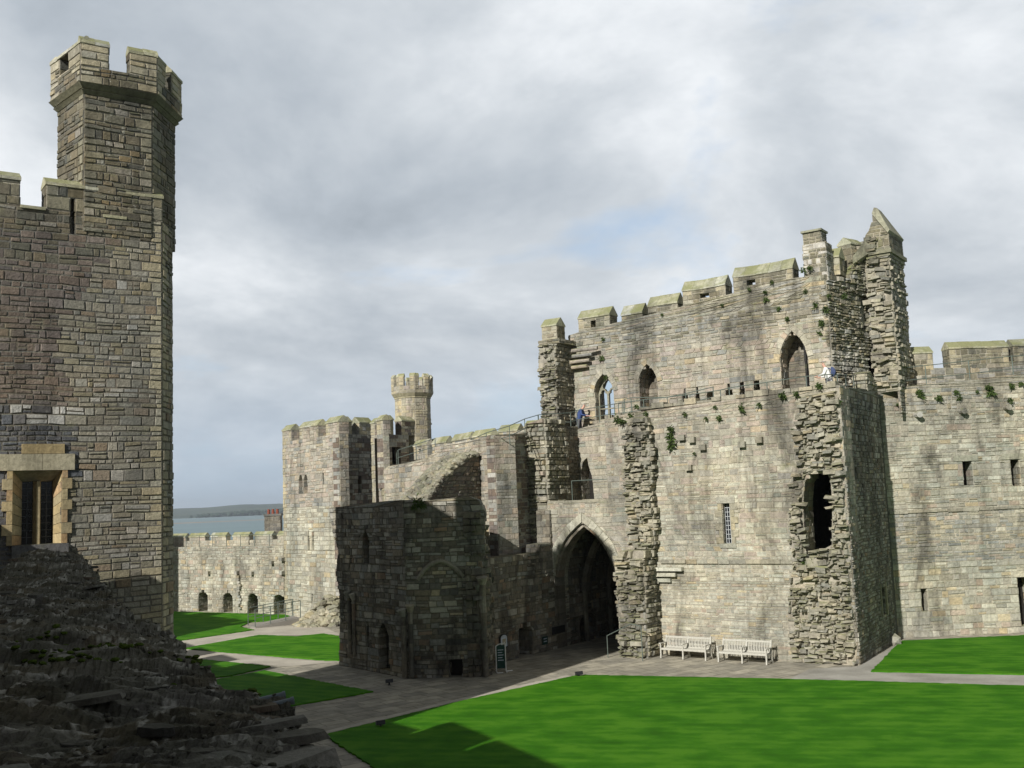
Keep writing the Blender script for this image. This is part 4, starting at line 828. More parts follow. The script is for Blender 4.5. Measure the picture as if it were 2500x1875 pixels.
# tall ragged pier with its cap
PF = Frame((PL.x,PL.y), -34.6); PW_ = 1.15; zcor = PF.px(1920,552)[1]; zpk = PF.px(1926,443)[1]; print('pier', zcor, zpk, PF.px(1932,600), PF.px(1885,600))
mb = MB(); masonry(mb, PF, [rect(0,PW_,12.1,zcor)], T=2.7, pal='rub', seed=211, h=(.13,.26), wd=(.25,.7), relief=(.0,.20), rag=.06, inset=.045, split=.25, miss=.06)
lumps(mb, PF, .1, PW_-.1, 12.3, zcor-.2, .02, 40, 15, dep=.14)
SF = Frame((Kp.x,Kp.y), 55.4); masonry(mb, SF, [rect(0.02,2.75,11.0,zcor)], T=.1, pal='dark', seed=213, h=(.14,.26), wd=(.2,.5), palfun=lambda s,z,r: 'dark' if r.random()<.5 else 'grey', mortar='mortard', quoin=(1,0), qpal='buff')
pr_ = mb.build('tall_pier', M_['gate'], gh)
mb = MB(); mb.fbox(PF, -3.0, .05, -1.9, -2.0, 11.3, 15.4, (.03,.03,.03,1)); mb.build('door_dark_panel', M_['void_paint'], gh)  # near-black panel added to close the doorway, painted in place of shade
mb = MB(); mb.fbox(PF, .1, PW_+.1, .1, -2.8, zcor, zcor+.14, (.25,.24,.17,1)); mb.fbox(PF, 0.15, PW_+.2, .2, -2.9, zcor+.14, zcor+.34, (.27,.26,.18,1)); mb.build('cornice', M_['upper'], pr_)
zsh = PF.px(1950,475)[1]
mb = MB(); rr = [PF.P(.2,.1,zcor+.34), PF.P(PW_+.1,.1,zcor+.34), PF.P(PW_+.1,-2.7,zcor+.34), PF.P(.2,-2.7,zcor+.34)]
masonry(mb, PF, [[(.15,zcor+.34),(.1,zcor+1.2),(.3,zsh-.3),(.62,zpk-.35),(.9,zsh+.2),(PW_+.1,zsh-.35),(PW_+.1,zcor+.34)]], T=.5, d0=.1, pal='mossy', seed=215, h=(.2,.34), wd=(.3,.6))
o_ = PF.P(PW_+.1,.1,0); masonry(mb, Frame((o_.x,o_.y),55.4), [rect(.02,2.7,zcor+.34,zsh-.4)], T=.4, pal='dark', seed=216, h=(.2,.34), wd=(.3,.6), palfun=lambda s,z,r:'mossy')
mb.prism([PF.P(.55,.2,zpk-.3),PF.P(.68,.2,zpk),PF.P(.82,.2,zpk-.05),PF.P(PW_+.2,.2,zsh-.42),PF.P(PW_+.1,.2,zsh-.55)],[PF.P(.55,-.6,zpk-.3),PF.P(.68,-.6,zpk),PF.P(.82,-.6,zpk-.05),PF.P(PW_+.2,-2.6,zsh-.42),PF.P(PW_+.1,-2.6,zsh-.55)],(.38,.37,.27,1))
# sloping coping linking pier head to the wall on its left
q0_ = F1.P(FL*.72,-.0,z_c+.3); q1_ = PF.P(.3,-.1,zsh-.5)
for dd_ in (0,):
    ax = (q1_-q0_); n_ = Vector((-.568,-.823,0))*.45
    mb.prism([q0_+n_*.6, q1_+n_*.6, q1_+n_*.6-Vector((0,0,.9)), q0_+n_*.6-Vector((0,0,.35))], [q0_-n_, q1_-n_, q1_-n_-Vector((0,0,.9)), q0_-n_-Vector((0,0,.35))], (.33,.32,.23,1))
lumps(mb, PF, .15, .6, zcor-.3, zcor+1.0, .12, 26, 77, dep=.1, r=(.12,.26), pal='mossy'); lumps(mb, F1, FL*.7, FL, z_c-.3, z_c+.9, .0, 30, 78, dep=.08, pal='mossy')
mb.build('pier_cap', M_['upper'], pr_)
# ---- passage: side wall that runs forward of the arch as a low ruin, vault, far end
PWf = Frame(G.P(aL-.02,0,0).xy, 55.4)
def pw(x, y): return PWf.px(x, y)
print('PW', pw(1062,1452), pw(1075,1177), pw(1190,1175), pw(1120,1425), pw(1190,1240))
ps0 = pw(1062,1440)[0]; lowz = 4.75
dA0, dA1 = pw(1119,1390)[0], pw(1151,1390)[0]; dAz = pw(1135,1347)[1]
dB0, dB1 = pw(1254,1390)[0], pw(1283,1390)[0]; dBz = pw(1268,1325)[1]
wW = [(pw(1203,1240)[0], pw(1222,1240)[0], pw(1213,1285)[1], pw(1213,1226)[1]), (pw(1250,1240)[0], pw(1266,1240)[0], pw(1258,1280)[1], pw(1258,1215)[1])]
print(ps0, dA0, dA1, dAz, dB0, dB1, dBz, wW)
mb = MB()
holes = [archp(dA0,dA1,-.2,dAz-.4,dAz,4), archp(dB0,dB1,.0,dBz-.35,dBz,4)]+[archp(a,b,c,d-.35,d,3) for a,b,c,d in wW]
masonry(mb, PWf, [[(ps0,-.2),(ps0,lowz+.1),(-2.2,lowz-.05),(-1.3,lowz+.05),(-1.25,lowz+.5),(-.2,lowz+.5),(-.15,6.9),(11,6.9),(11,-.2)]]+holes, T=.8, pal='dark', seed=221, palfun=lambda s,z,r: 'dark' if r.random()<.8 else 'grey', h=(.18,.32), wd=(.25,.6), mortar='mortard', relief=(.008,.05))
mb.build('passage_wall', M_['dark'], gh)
mb = MB(); mb.fbox(PWf, ps0, 11, -.82, -.95, -.1, 4.4, (.02,.02,.02,1)); mb.build('doorway_dark_panel', M_['void_paint'], gh)  # near-black sheet behind the doors and windows, standing in for shade
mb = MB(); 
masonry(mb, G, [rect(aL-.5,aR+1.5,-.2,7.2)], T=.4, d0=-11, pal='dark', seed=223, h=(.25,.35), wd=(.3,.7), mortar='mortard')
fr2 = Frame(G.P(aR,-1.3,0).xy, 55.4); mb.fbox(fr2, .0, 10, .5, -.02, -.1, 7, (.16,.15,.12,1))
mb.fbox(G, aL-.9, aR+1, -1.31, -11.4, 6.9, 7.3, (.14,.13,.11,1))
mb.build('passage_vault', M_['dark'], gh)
rng = random.Random(6)
for dd_ in (-2.6,-5.2,-7.8):
    mb = MB()
    a, b = curve(aL+.0, aR, 2.6, 6.2, 9); L = a+b
    for i in range(len(L)-1):
        p, q = Vector(L[i]), Vector(L[i+1]); n_ = Vector((-(q-p).y, (q-p).x)).normalized()*.25
        if n_.dot(Vector((apx,3))-p) < 0: n_ = -n_
        mb.prism([G.P(p.x,dd_,p.y),G.P(q.x,dd_,q.y),G.P((q+n_).x,dd_,(q+n_).y),G.P((p+n_).x,dd_,(p+n_).y)],[G.P(p.x,dd_-.35,p.y),G.P(q.x,dd_-.35,q.y),G.P((q+n_).x,dd_-.35,(q+n_).y),G.P((p+n_).x,dd_-.35,(p+n_).y)], pick(rng,'dark'))
    mb.tube(G.P(aL+.1,dd_-.17,0), G.P(aL+.1,dd_-.17,2.7), .14, .14, 8, (.2,.19,.15,1)); mb.build('vault_rib', M_['dark'], gh)
# ---- remains left of the recess: shaded return and ragged pilaster
mb = MB(); Q1s = G.px(1070,1000,3.0)
jl = G.sx(1137,1000,0)
masonry(mb, G, [[(jl-.1,3),(jl-.1,5.5),(jl+.0,8),(jl-.08,10.9),(jl+.2,11.55),(SL,11.6),(SL,3)]], T=2.0, d0=0, pal='rub', seed=231, quoin=(0,1), qpal='buff', h=(.15,.28), wd=(.2,.5), relief=(.02,.22), rag=.06, miss=.05, inset=.03)
masonry(mb, G, [rect(jl-.1,SL-.75,3.5,10.8)], T=.02, d0=.04, pal='rub', seed=232, h=(.15,.28), wd=(.2,.5), relief=(.03,.36), rag=.12, miss=.5, inset=.03, core=False)
mb.build('ragged_pilaster', M_['gate'], gh)
# walkway parapet stones on top of the front wall
mb = MB(); rng = random.Random(15); s = -23.4
while s < SR-.1:
    l = rng.uniform(.35,.8); hh = rng.uniform(.10,.28); z_ = ZT-.04+(s+23)*.022; mb.fbox(G, s, min(s+l-.02,SR-.02), .05+rng.uniform(-.05,.05), -rng.uniform(.4,.6), z_, z_+hh, pick(rng,'rub')); s += l
mb.build('parapet_stones', M_['upper'], gh)
# ================================================================== MIDDLE CURTAIN WALL
C = Frame((-1.0, 51.2), -57.7)
cm = thing('curtain_wall', 'high curtain wall with gabled merlons rising behind the dark ruin', 'wall', (-5, 57, 0))
c1e = C.sx(1070,1000); cL = C.sx(829,1000)
pz = lambda s,z,r: 'pink' if r.random()<.5 else ('buff' if r.random()<.5 else 'grey')
mb = MB()
masonry(mb, C, [[(cL,-.2),(cL,9.75),(-6.6,10.0),(-6.55,10.55),(c1e,10.68),(c1e,-.2)]], T=1.2, pal='pink', seed=241, palfun=pz, h=(.18,.32), wd=(.3,.7), relief=(.008,.04), quoin=(0,1), qpal='buff')
cwall = mb.build('wall', M_['far'], cm)
q = C.P(c1e,0,0); CE = Frame((q.x,q.y), 55.4); Lce = (G.P(jl,0,0).xy-q.xy).length; ae = G.P(jl-.1,-.2,0); CE = Frame((q.x,q.y), 56.5)
mb = MB(); masonry(mb, CE, [[(0,2),(0,10.70),((ae.xy-q.xy).length+.25,10.95),((ae.xy-q.xy).length+.25,2)]], T=.5, pal='brown', seed=242, palfun=lambda s,z,r: 'brown' if r.random()<.6 else 'grey', h=(.18,.3), wd=(.25,.55), relief=(.008,.05))
mb.build('return_wall', M_['far'], cm)
mb = MB(); mb.fbox(C, -6.5, c1e-1.15, -1.2, -2.4, 9.8, 10.45, (.3,.29,.24,1)); mb.fbox(C, cL, -6.5, -1.2, -2.4, 8, 9.7, (.3,.29,.24,1)); mb.build('wall_walk', M_['far'], cm)
PD = -2.4; CEND = c1e-1.4
mb = MB(); masonry(mb, C, [[(cL,9.5),(cL,10.2),(-6.6,10.5),(-6.6,10.95),(CEND,11.0),(CEND,9.5)]], T=.7, d0=PD, pal='grey', seed=243, h=(.2,.3)); mb.build('parapet', M_['far'], cm)
def cmm(x0,x1,yb,yt,seed,hole=None):
    xm=(x0+x1)/2; s0_, s1_ = C.sx(x0,yb,PD), C.sx(x1,yb,PD); zb_ = C.px(xm,yb,PD)[1]; zt_ = C.px(xm,yt,PD-.35)[1]
    merlon(cm, C, s0_, s1_, min(zb_,zt_-.75)-.2, zt_-.4, T=.45, d=PD+.02, cap=.4, holes=[rect(C.sx(hole[0],yb,PD),C.sx(hole[1],yb,PD),C.px(xm,hole[3],PD)[1],C.px(xm,hole[2],PD)[1])] if hole else [], pal='grey', mat='far', seed=seed, seg=.7)
for i,(x0,x1,yb,yt) in enumerate(((870,885,990,956),(895,924,985,951),(935,966,965,945),(978,1016,958,937),(1022,1062,948,929))): cmm(x0,x1,yb,yt,250+i,hole=(905,910,970,980) if i==1 else None)
for i,(x0,x1,yt) in enumerate(((1077,1118,917),(1133,1168,908))):
    s0_,s1_ = G.sx(x0,925,-6.0), G.sx(x1,925,-6.0); zt_ = G.px((x0+x1)/2,yt,-6.3)[1]; merlon(cm, G, s0_, s1_, zt_-1.3, zt_-.45, T=.7, d=-6.0, cap=.45, pal='grey', mat='far', seed=258+i, seg=.7)
mb = MB(); masonry(mb, G, [rect(G.sx(1074,930,-6.0)-1.6, SL+1, 9, G.px(1120,930,-6.0)[1])], T=.7, d0=-6.02, pal='grey', seed=262, h=(.2,.3)); mb.build('parapet', M_['far'], cm)
# stair-like broken cross wall
q = C.P(C.sx(1037,1000),0.02,0); BW = Frame((q.x,q.y), 55.4+180); 
b0 = BW.sx(1033,1000); 
bz = [BW.px(x,y) for x,y in ((1034,976),(1010,982),(985,1000),(962,1020),(940,1050),(925,1068))]; print('BW', bz)
mb = MB()
o2 = BW.P(5.2,0,0); BWr = Frame((o2.x,o2.y), 55.4)   # runs from the courtyard end back to the curtain
cw_top = [BWr.px(x,y) for x,y in ((925,1072),(940,1052),(962,1024),(985,1004),(1010,986),(1032,978))]; cw_top[-1] = (5.15, cw_top[-1][1])
masonry(mb, BWr, [[(cw_top[0][0]-.4,5.5)]+cw_top+[(5.15,5.5)]], T=1.5, pal='brown', seed=261, palfun=lambda s,z,r: 'dark' if r.random()<.6 else 'brown', h=(.16,.26), wd=(.2,.45), relief=(.01,.06), rag=.06, mortar='mortard')
rng = random.Random(77)
for i in range(1300):
    s_ = rng.uniform(cw_top[0][0]-.8,5.0); zt_ = [(cw_top[0][0]-.8,5.6)]+cw_top
    for (a,za),(b,zb) in zip(zt_, zt_[1:]):
        if a <= s_ <= b: z_ = za+(zb-za)*max(0,(s_-a)/(b-a)); break
    dd_ = rng.uniform(-2.4,.02); z_ += .02-max(0,(-dd_-1.3))*.9
    mb.blob(BWr.P(s_,dd_,z_+rng.uniform(-.12,.04)), rng.uniform(.10,.26), pick(rng,'rub'), rng, (1,1,.7))
mb.build('broken_cross_wall', M_['far'], cm)
# stair turret block at the far end of the curtain with its octagonal turret
tt = thing('castle_tower', 'distant stair tower with a small octagonal battlemented turret', 'tower', (-6, 64, 0))
TB = Frame(C.P(cL,0,0).xy, 55.4); zTB = C.px(828,925)[1]-.35; TBL = Frame(C.P(C.sx(803,1000),0,0).xy, -57.7); lwd = cL-C.sx(803,1000)
mb = MB(); td0, td1 = TB.sx(847,985), TB.sx(866,985); tz0, tz1 = TB.px(856,1003)[1], TB.px(856,965)[1]
masonry(mb, TBL, [rect(0,lwd,-.2,zTB)], T=.4, pal='pink', seed=271, palfun=pz, quoin=(1,1), h=(.18,.3), relief=(.008,.04))
masonry(mb, TB, [rect(0,2.35,8.5,zTB), rect(td0,td1,tz0,tz1)], T=.5, pal='brown', seed=272, palfun=lambda s,z,r:'grey' if r.random()<.5 else 'brown', quoin=(1,0), h=(.18,.3))
masonry(mb, TB, [rect(2.35,5.2,8.5,zTB)], T=.5, d0=-.5, pal='brown', seed=273, palfun=lambda s,z,r:'dark' if r.random()<.5 else 'brown', quoin=(0,1), h=(.18,.3))
mb.build('wall', M_['far'], tt)
mb = MB(); a=TBL.P(0,-.5,0); b=TB.P(0,-.7,0); c=TB.P(5.1,-1.1,0); d=TB.P(5.1,-5,0); e=TBL.P(0,-5,0); solid(mb, [a.xy,b.xy,c.xy,d.xy,e.xy], 0, zTB-.2, (.08,.075,.06,1)); mb.build('core', M_['far'], tt)
def tm(fr,x0,x1,dd,seed,top,base,pal='grey'):
    s0_,s1_ = fr.sx(x0,920,dd), fr.sx(x1,920,dd); merlon(tt, fr, s0_, s1_, base, top, T=.5, d=dd, cap=.3, pal=pal, mat='far', seed=seed, seg=.6)
zb = zTB
merlon(tt, TBL, 0, .55, zb, zb+.75, T=.5, cap=.35, pal='pink', mat='far', seed=281); merlon(tt, TBL, lwd-.85, lwd, zb, zb+.85, T=.5, cap=.35, pal='pink', mat='far', seed=282)
merlon(tt, TB, .52, .95, zb, zb+.85, T=.5, cap=.35, pal='brown', mat='far', seed=283); merlon(tt, TB, 1.7, 2.9, zb, zb+.85, T=.5, cap=.35, pal='brown', mat='far', seed=284); merlon(tt, TB, 3.7, 5.2, zb, zb+.8, d=-.5, T=.5, cap=.35, pal='brown', mat='far', seed=285)
tc_ = atY(891.5, 870, 65.6); tcx = Vector((tc_.x, tc_.y)); rad = 1.13; zt0 = zTB; zst = atY(891,860,65)[2]; ztop = atY(891,808,65)[2]; print('turret', tc_, zt0, zst, ztop)
def octo(r_, n=8, ph=12): return [tcx+Vector((math.cos(R_(ph+360/n*i)), math.sin(R_(ph+360/n*i))))*r_ for i in range(n)]
mb = MB(); r1_ = octo(rad)
def oface(mb, ring, i, z0, z1, seed, T=.2, **kw):
    a, b = ring[i], ring[(i+1)%8]; fr = Frame(a, math.degrees(math.atan2(b.y-a.y,b.x-a.x))); masonry(mb, fr, [rect(0,(b-a).length,z0,z1)], T=T, seed=seed, quoin=(1,1), h=(.18,.28), wd=(.2,.4), relief=(.005,.03), **kw); return fr,(b-a).length
for i in range(8): oface(mb, r1_, i, zt0-.5, zst, 290+i, pal='pink')
tu = mb.build('turret', M_['far'], tt)
mb = MB(); solid(mb, octo(rad+.05), zst, zst+.1, (.36,.33,.22,1)); 
A_=[xy(p,zst+.1) for p in octo(rad+.08)]; B_=[xy(p,zst+.3) for p in octo(rad+.2)]; mb.prism(A_,B_,(.36,.33,.22,1)); mb.build('string_course', M_['far'], tu)
r2_ = octo(rad+.2); mb = MB(); zc_ = ztop-.8
for i in range(8): oface(mb, r2_, i, zst+.3, zc_, 300+i, pal='pink', T=.25)
mb.build('parapet', M_['far'], tu)
for i in range(8):
    a, b = r2_[i], r2_[(i+1)%8]; fr = Frame(a, math.degrees(math.atan2(b.y-a.y,b.x-a.x))); L = (b-a).length
    merlon(tu, fr, 0, L*.3, zc_, ztop-.22, T=.26, cap=.22, pal='buff', mat='far', seed=310+i, seg=.5, over=.02); merlon(tu, fr, L*.7, L, zc_, ztop-.22, T=.26, cap=.22, pal='buff', mat='far', seed=320+i, seg=.5, over=.02)
# ================================================================== FAR TOWER (polygonal)
FT = Frame((-16.6,74.6), -50.9); ft = thing('castle_tower', 'pale far tower with tall lattice windows and thick merlons at the corner of the court', 'tower', (-14, 76, 0))
fw_ = 7.9; ztf = 12.35
def fx(x,y): return FT.px(x,y)
def fr_hole(x0,x1,y0,y1,arch=False):
    xm=(x0+x1)/2; ym=(y0+y1)/2; s0_,s1_=FT.sx(x0,ym),FT.sx(x1,ym); za,zb=FT.px(xm,y1)[1],FT.px(xm,y0)[1]
    return archp(s0_,s1_,za,zb-(s1_-s0_)*.6,zb,3) if arch else rect(s0_,s1_,za,zb)
H = [fr_hole(645,654,1024,1067,True), fr_hole(656,665,1023,1066,True), fr_hole(696,700,1022,1047), fr_hole(664,669,1150,1189,True), fr_hole(673,679,1149,1188,True), fr_hole(695,712,1283,1306,True), fr_hole(672,676,1283,1299), fr_hole(628,634,1297,1317,True)]
mb = MB()
masonry(mb, FT, [rect(-.35,fw_,-.2,ztf)]+H, T=.7, pal='pale', seed=331, palfun=lambda s,z,r: ('pink' if r.random()<.6 else 'grey') if z>7.6 else ('pale' if r.random()<.7 else 'buff'), quoin=(1,1), h=(.2,.32), wd=(.3,.75), relief=(.008,.05))
mb.build('wall', M_['far'], ft)
mb = MB()
for h_ in H: s0_=min(p[0] for p in h_); s1_=max(p[0] for p in h_); z0_=min(p[1] for p in h_); z1_=max(p[1] for p in h_); mb.fbox(FT, s0_-.1, s1_+.1, -.4, -.45, z0_-.1, z1_+.1)
wn = mb.build('window_glazing', M_['glass'], ft)
for h_ in H[:2]:
    mb = MB(); s0_=min(p[0] for p in h_); s1_=max(p[0] for p in h_); z0_=min(p[1] for p in h_); z1_=max(p[1] for p in h_)
    for i in range(1,3): s=s0_+(s1_-s0_)*i/3; mb.fbox(FT, s-.02, s+.02, -.3, -.33, z0_, z1_)
    for i in range(1,9): z=z0_+(z1_-z0_)*i/9; mb.fbox(FT, s0_, s1_, -.301, -.325, z-.02, z+.02)
    mb.build('lattice', M_['lead'], wn)
F2 = Frame(FT.P(fw_,0,0).xy, 55.4); mb = MB(); h2 = rect(F2.sx(773,1045),F2.sx(781,1045),F2.px(777,1065)[1],F2.px(777,1028)[1])
masonry(mb, F2, [rect(0,3.6,-.2,ztf), h2], T=.6, pal='brown', seed=332, palfun=lambda s,z,r:'grey' if r.random()<.6 else 'brown', quoin=(1,0), h=(.2,.32), wd=(.3,.6), relief=(.008,.05), mortar='mortard')
F3 = Frame(F2.P(3.6,0,0).xy, 10); masonry(mb, F3, [rect(0,3,-.2,ztf)], T=.6, pal='grey', seed=333)
mb.build('side_wall', M_['far'], ft)
mb = MB(); mb.fbox(F2, h2[0][0]-.1, h2[1][0]+.1, -.35, -.4, h2[0][1]-.1, h2[2][1]+.1); mb.build('window_slit', M_['void_paint'], ft)
mb = MB(); a=FT.P(-.3,-.8,0); b=FT.P(fw_-.4,-.9,0); c=F2.P(3.2,-1.0,0); d=F2.P(5,-4,0); e=FT.P(-.3,-7,0); solid(mb,[a.xy,b.xy,c.xy,d.xy,e.xy],0,ztf-.1,(.2,.19,.16,1)); mb.build('core', M_['far'], ft)
for i,(x0,x1,hh) in enumerate(((607,629,None),(647,687,(667,669.5)),(704,735,None))):
    s0_,s1_=FT.sx(x0,930),FT.sx(x1,930)
    merlon(ft, FT, max(s0_,-.35), min(s1_,fw_), ztf, ztf+.78, T=.75, cap=.45, pal='pink', mat='far', seed=340+i, seg=.8, holes=[rect(FT.sx(hh[0],940),FT.sx(hh[0],940)+.12,ztf,ztf+.7)] if hh else [])
for i,(x0,x1) in enumerate(((735,760),(776,804))): merlon(ft, F2, max(0.76,F2.sx(x0,930)) if i==0 else F2.sx(x0,930), F2.sx(x1,930), ztf, ztf+.78, T=.75, cap=.45, pal='grey', mat='far', seed=345+i, seg=.8)
mb = MB(); 
s_m = FT.sx(668,950)
# ================================================================== FAR WALL
FW = Frame((-16.6,74.6), -34.3); fw = thing('curtain_wall', 'far sunlit wall with four small doorways and a row of merlons in front of the sea', 'wall', (-22, 79, 0))
HD = []
for x0,x1,yt,yb in ((428,449,1274,1318),(481.5,503,1277,1321),(535,557.5,1279,1324),(591,614,1280,1326)):
    xm=(x0+x1)/2; s0_,s1_=FW.sx(x0,1300),FW.sx(x1,1300); zt_=FW.px(xm,yt)[1]; m_=(s0_+s1_)/2; HD.append([(s0_,.05),(s0_,zt_-.45),(s0_+.15,zt_-.25),(m_,zt_),(s1_-.15,zt_-.25),(s1_,zt_-.45),(s1_,.05)])
mb = MB()
masonry(mb, FW, [rect(-26,-.3,-.2,4.9)]+HD, T=.9, pal='buff', seed=351, palfun=lambda s,z,r:'pale' if r.random()<.35 else 'buff', h=(.16,.28), wd=(.25,.6), relief=(.008,.05))
rng = random.Random(5)
for x,y in ((453,1237),(515,1237),(547,1238),(652,1237),(590,1215),(658,1208)):
    s_,z_=FW.px(min(x,612),y) if x>612 else FW.px(x,y); mb.fbox(FW, s_-.14, s_+.14, .3, -.02, z_-.12, z_+.12, pick(rng,'grey'))
for i in range(12): s_,z_=FW.px(519+rng.uniform(-2,2),1245+i*6.2); mb.fbox(FW, s_-.16, s_+.14, .13+rng.random()*.12, -.02, z_-.08, z_+.08, pick(rng,'grey'))
mb.build('wall', M_['far'], fw)
mb = MB(); mb.fbox(FW, -13, -.35, -.92, -1.1, 0, 4.5, (.1,.1,.09,1)); mb.build('recess_backs', M_['dark'], fw)
mb = MB(); mb.fbox(FW, -26, -.3, -.9, -1.9, 4.3, 4.82, (.33,.31,.26,1)); mb.build('wall_walk', M_['far'], fw)
pdw=-1.9; zcr = FW.px(560,1166,pdw)[1]; zmt = FW.px(560,1149,pdw-.3)[1]; print('FW', zcr, zmt)
mb = MB(); slt = [rect(FW.sx(537,1175,pdw),FW.sx(539.5,1175,pdw),4.9,zcr)]
masonry(mb, FW, [rect(-26,-.3,4.5,zcr)]+slt, T=.6, d0=pdw, pal='buff', seed=352, h=(.18,.28)); mb.build('parapet', M_['far'], fw)
for i,(x0,x1) in enumerate(((330,362),(371,401),(409,443),(456,488),(503,537.5),(549.5,588),(600,640))):
    s0_,s1_=FW.sx(x0,1158,pdw),FW.sx(x1,1158,pdw); merlon(fw, FW, s0_, min(s1_,-.2), zcr+.001, zmt-.30, T=.45, d=pdw, cap=.34, pal='buff', mat='far', seed=360+i, seg=.8, qpal='buff')
# ================================================================== RIGHT CURTAIN
R = Frame((18.0,51.58), 2.7); rw_ = thing('curtain_wall', 'sunlit curtain wall at the right edge with two flat-headed windows and two broad merlons', 'wall', (24, 52, 0))
def rr(x0,x1,y0,y1): xm=(x0+x1)/2; ym=(y0+y1)/2; return rect(R.sx(x0,ym),R.sx(x1,ym),R.px(xm,y1)[1],R.px(xm,y0)[1])
hr = [rr(2080,2102,996,1049), rr(2184,2204,992,1049), rr(1990,2004,1271,1320), rr(2201,2230,1246,1352)]
mb = MB()
masonry(mb, R, [[(.2,-.2),(.2,12.25),(8.5,12.85),(34,12.9),(34,-.2)]]+hr, T=1.2, pal='buff', seed=371, palfun=lambda s,z,r: ('grey' if r.random()<.45 else 'buff') if (z>11.2 or 3.6<z<6.0) else ('pale' if r.random()<.5 else 'buff'), hfun=lambda z:(.14,.22) if 3.4<z<6.2 or z>11.3 else (.2,.34), wd=(.25,.7), relief=(.008,.045), split=.15)
mb.build('wall', M_['gate'], rw_)
for i, h_ in enumerate(hr):
    s0_,s1_,z0_,z1_ = h_[0][0],h_[1][0],h_[0][1],h_[2][1]
    mb = MB(); mb.fbox(R, s0_-.3, s1_+.3, -.75, -.85, z0_-.2, z1_+.2, (.05,.04,.03,1))
    ml = MB(); ml.fbox(R, s0_-(.42 if i < 2 else .3), s1_+.3, .055, -.3, z1_+.003, z1_+.3, (.36,.35,.27,1) if i < 2 else (.50,.46,.36,1)); ml.build('lintel', M_['gate'], rw_)
    mb.build('window_recess' if i<3 else 'doorway', M_['dark'] if i<2 else M_['void_paint'], rw_) if i>1 else mb.build('window_recess', M_['dark'], rw_)
mb = MB(); rng = random.Random(2)
for x,y in ((1980,896),(2076,888),(2172,880)): mb = MB(); s_,z_=R.px(x,y); mb.tube(R.P(s_,-.05,z_), R.P(s_,.38,z_-.02), .17, .15, 9, pick(rng,'grey')); mb.build('corbel', M_['gate'], rw_)
mb = MB(); s=.4; rng = random.Random(3)
while s < 33: 
    l=rng.uniform(.4,.9); mb.fbox(R, s, s+l-.015, .08+rng.uniform(-.02,.03), -.02, 6.05+rng.uniform(-.03,.03), 6.2, pick(rng,'rub')); s+=l
mb.build('string_course', M_['gate'], rw_)
rd_=-1.7; mb = MB(); mb.fbox(R, .2, 34, -1.2, rd_, 11.6, 12.2, (.3,.29,.24,1)); mb.build('wall_walk', M_['gate'], rw_)
zq0 = R.px(2030,795,rd_)[1]; zq1 = R.px(2200,778,rd_)[1]; mb = MB(); masonry(mb, R, [[(.5,11.8),(.5,zq0),(R.sx(2050,790,rd_),zq0),(R.sx(2200,790,rd_),zq1),(34,zq1+.1),(34,11.8)]], T=.8, d0=rd_, pal='mossy', seed=372, palfun=lambda s,z,r:'grey' if r.random()<.5 else 'mossy', h=(.2,.32), wd=(.3,.7)); mb.build('parapet', M_['upper'], rw_)
for i,(x0,x1,yb,yt) in enumerate(((1944,2016,796,749),(2053,2181,784,737))):
    s0_,s1_=R.sx(x0,790,rd_),R.sx(x1,790,rd_); zt_=R.px((x0+x1)/2,yt,rd_-.4)[1]; merlon(rw_, R, s0_, s1_, zq0-.1, zt_-.42, T=.8, d=rd_+.01, cap=.42, pal='mossy', mat='upper', seed=380+i, seg=.6)
for i in range(6): merlon(rw_, R, 8.4+i*4.2, 11.4+i*4.2, zq1-.1, zq1+.75, T=.8, d=rd_+.01, cap=.42, pal='mossy', mat='upper', seed=390+i, seg=.6)
# ================================================================== DARK RUIN in the middle
pA0, pA1, pB1 = g(734,1437), g(883,1466), g(1052,1461)
AF = Frame(pA0, math.degrees(math.atan2(pA1.y-pA0.y,pA1.x-pA0.x))); LA=(pA1-pA0).length; BF = Frame(pA1, math.degrees(math.atan2(pB1.y-pA1.y,pB1.x-pA1.x))); LB=(pB1-pA1).length
ru = thing('ruined_tower', 'shade-darkened roofless polygonal tower stump standing in shadow left of the archway', 'ruin', (-5, 47, 0))  # wall colours darkened to deepen the shadow over the ruin
zA0 = AF.px(735,1088)[1]; zA1 = AF.px(870,1080)[1]; zB1 = BF.px(1045,1075)[1]; print('ruin', AF.ang, LA, BF.ang, LB, zA0, zA1, zB1)
zr = (zA0+zA1+zB1)/3
def ah(fr,x0,x1,y0,y1,arch=True):
    xm=(x0+x1)/2; ym=(y0+y1)/2; s0_,s1_=fr.sx(x0,ym),fr.sx(x1,ym); a,b=fr.px(xm,y1)[1],fr.px(xm,y0)[1]; a=max(a,.0)
    return archp(s0_,s1_,a,b-(s1_-s0_)*.7,b,4) if arch else rect(s0_,s1_,a,b)
hA=[ah(AF,783,798,1144,1218), ah(AF,818,841,1346,1447), ah(AF,791,798,1343,1397,False), ah(AF,756,760,1185,1218,False)]
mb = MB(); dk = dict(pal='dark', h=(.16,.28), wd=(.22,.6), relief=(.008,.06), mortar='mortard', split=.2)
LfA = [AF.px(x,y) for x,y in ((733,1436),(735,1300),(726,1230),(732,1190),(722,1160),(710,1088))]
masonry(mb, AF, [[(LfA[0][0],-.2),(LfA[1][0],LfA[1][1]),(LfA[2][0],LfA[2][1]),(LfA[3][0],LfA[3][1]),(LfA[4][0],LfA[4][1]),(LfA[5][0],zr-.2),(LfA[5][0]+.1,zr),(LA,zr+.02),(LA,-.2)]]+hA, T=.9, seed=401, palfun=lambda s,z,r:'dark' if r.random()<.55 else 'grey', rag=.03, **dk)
hB=[ah(BF,970,1001,1425,1468,False)]
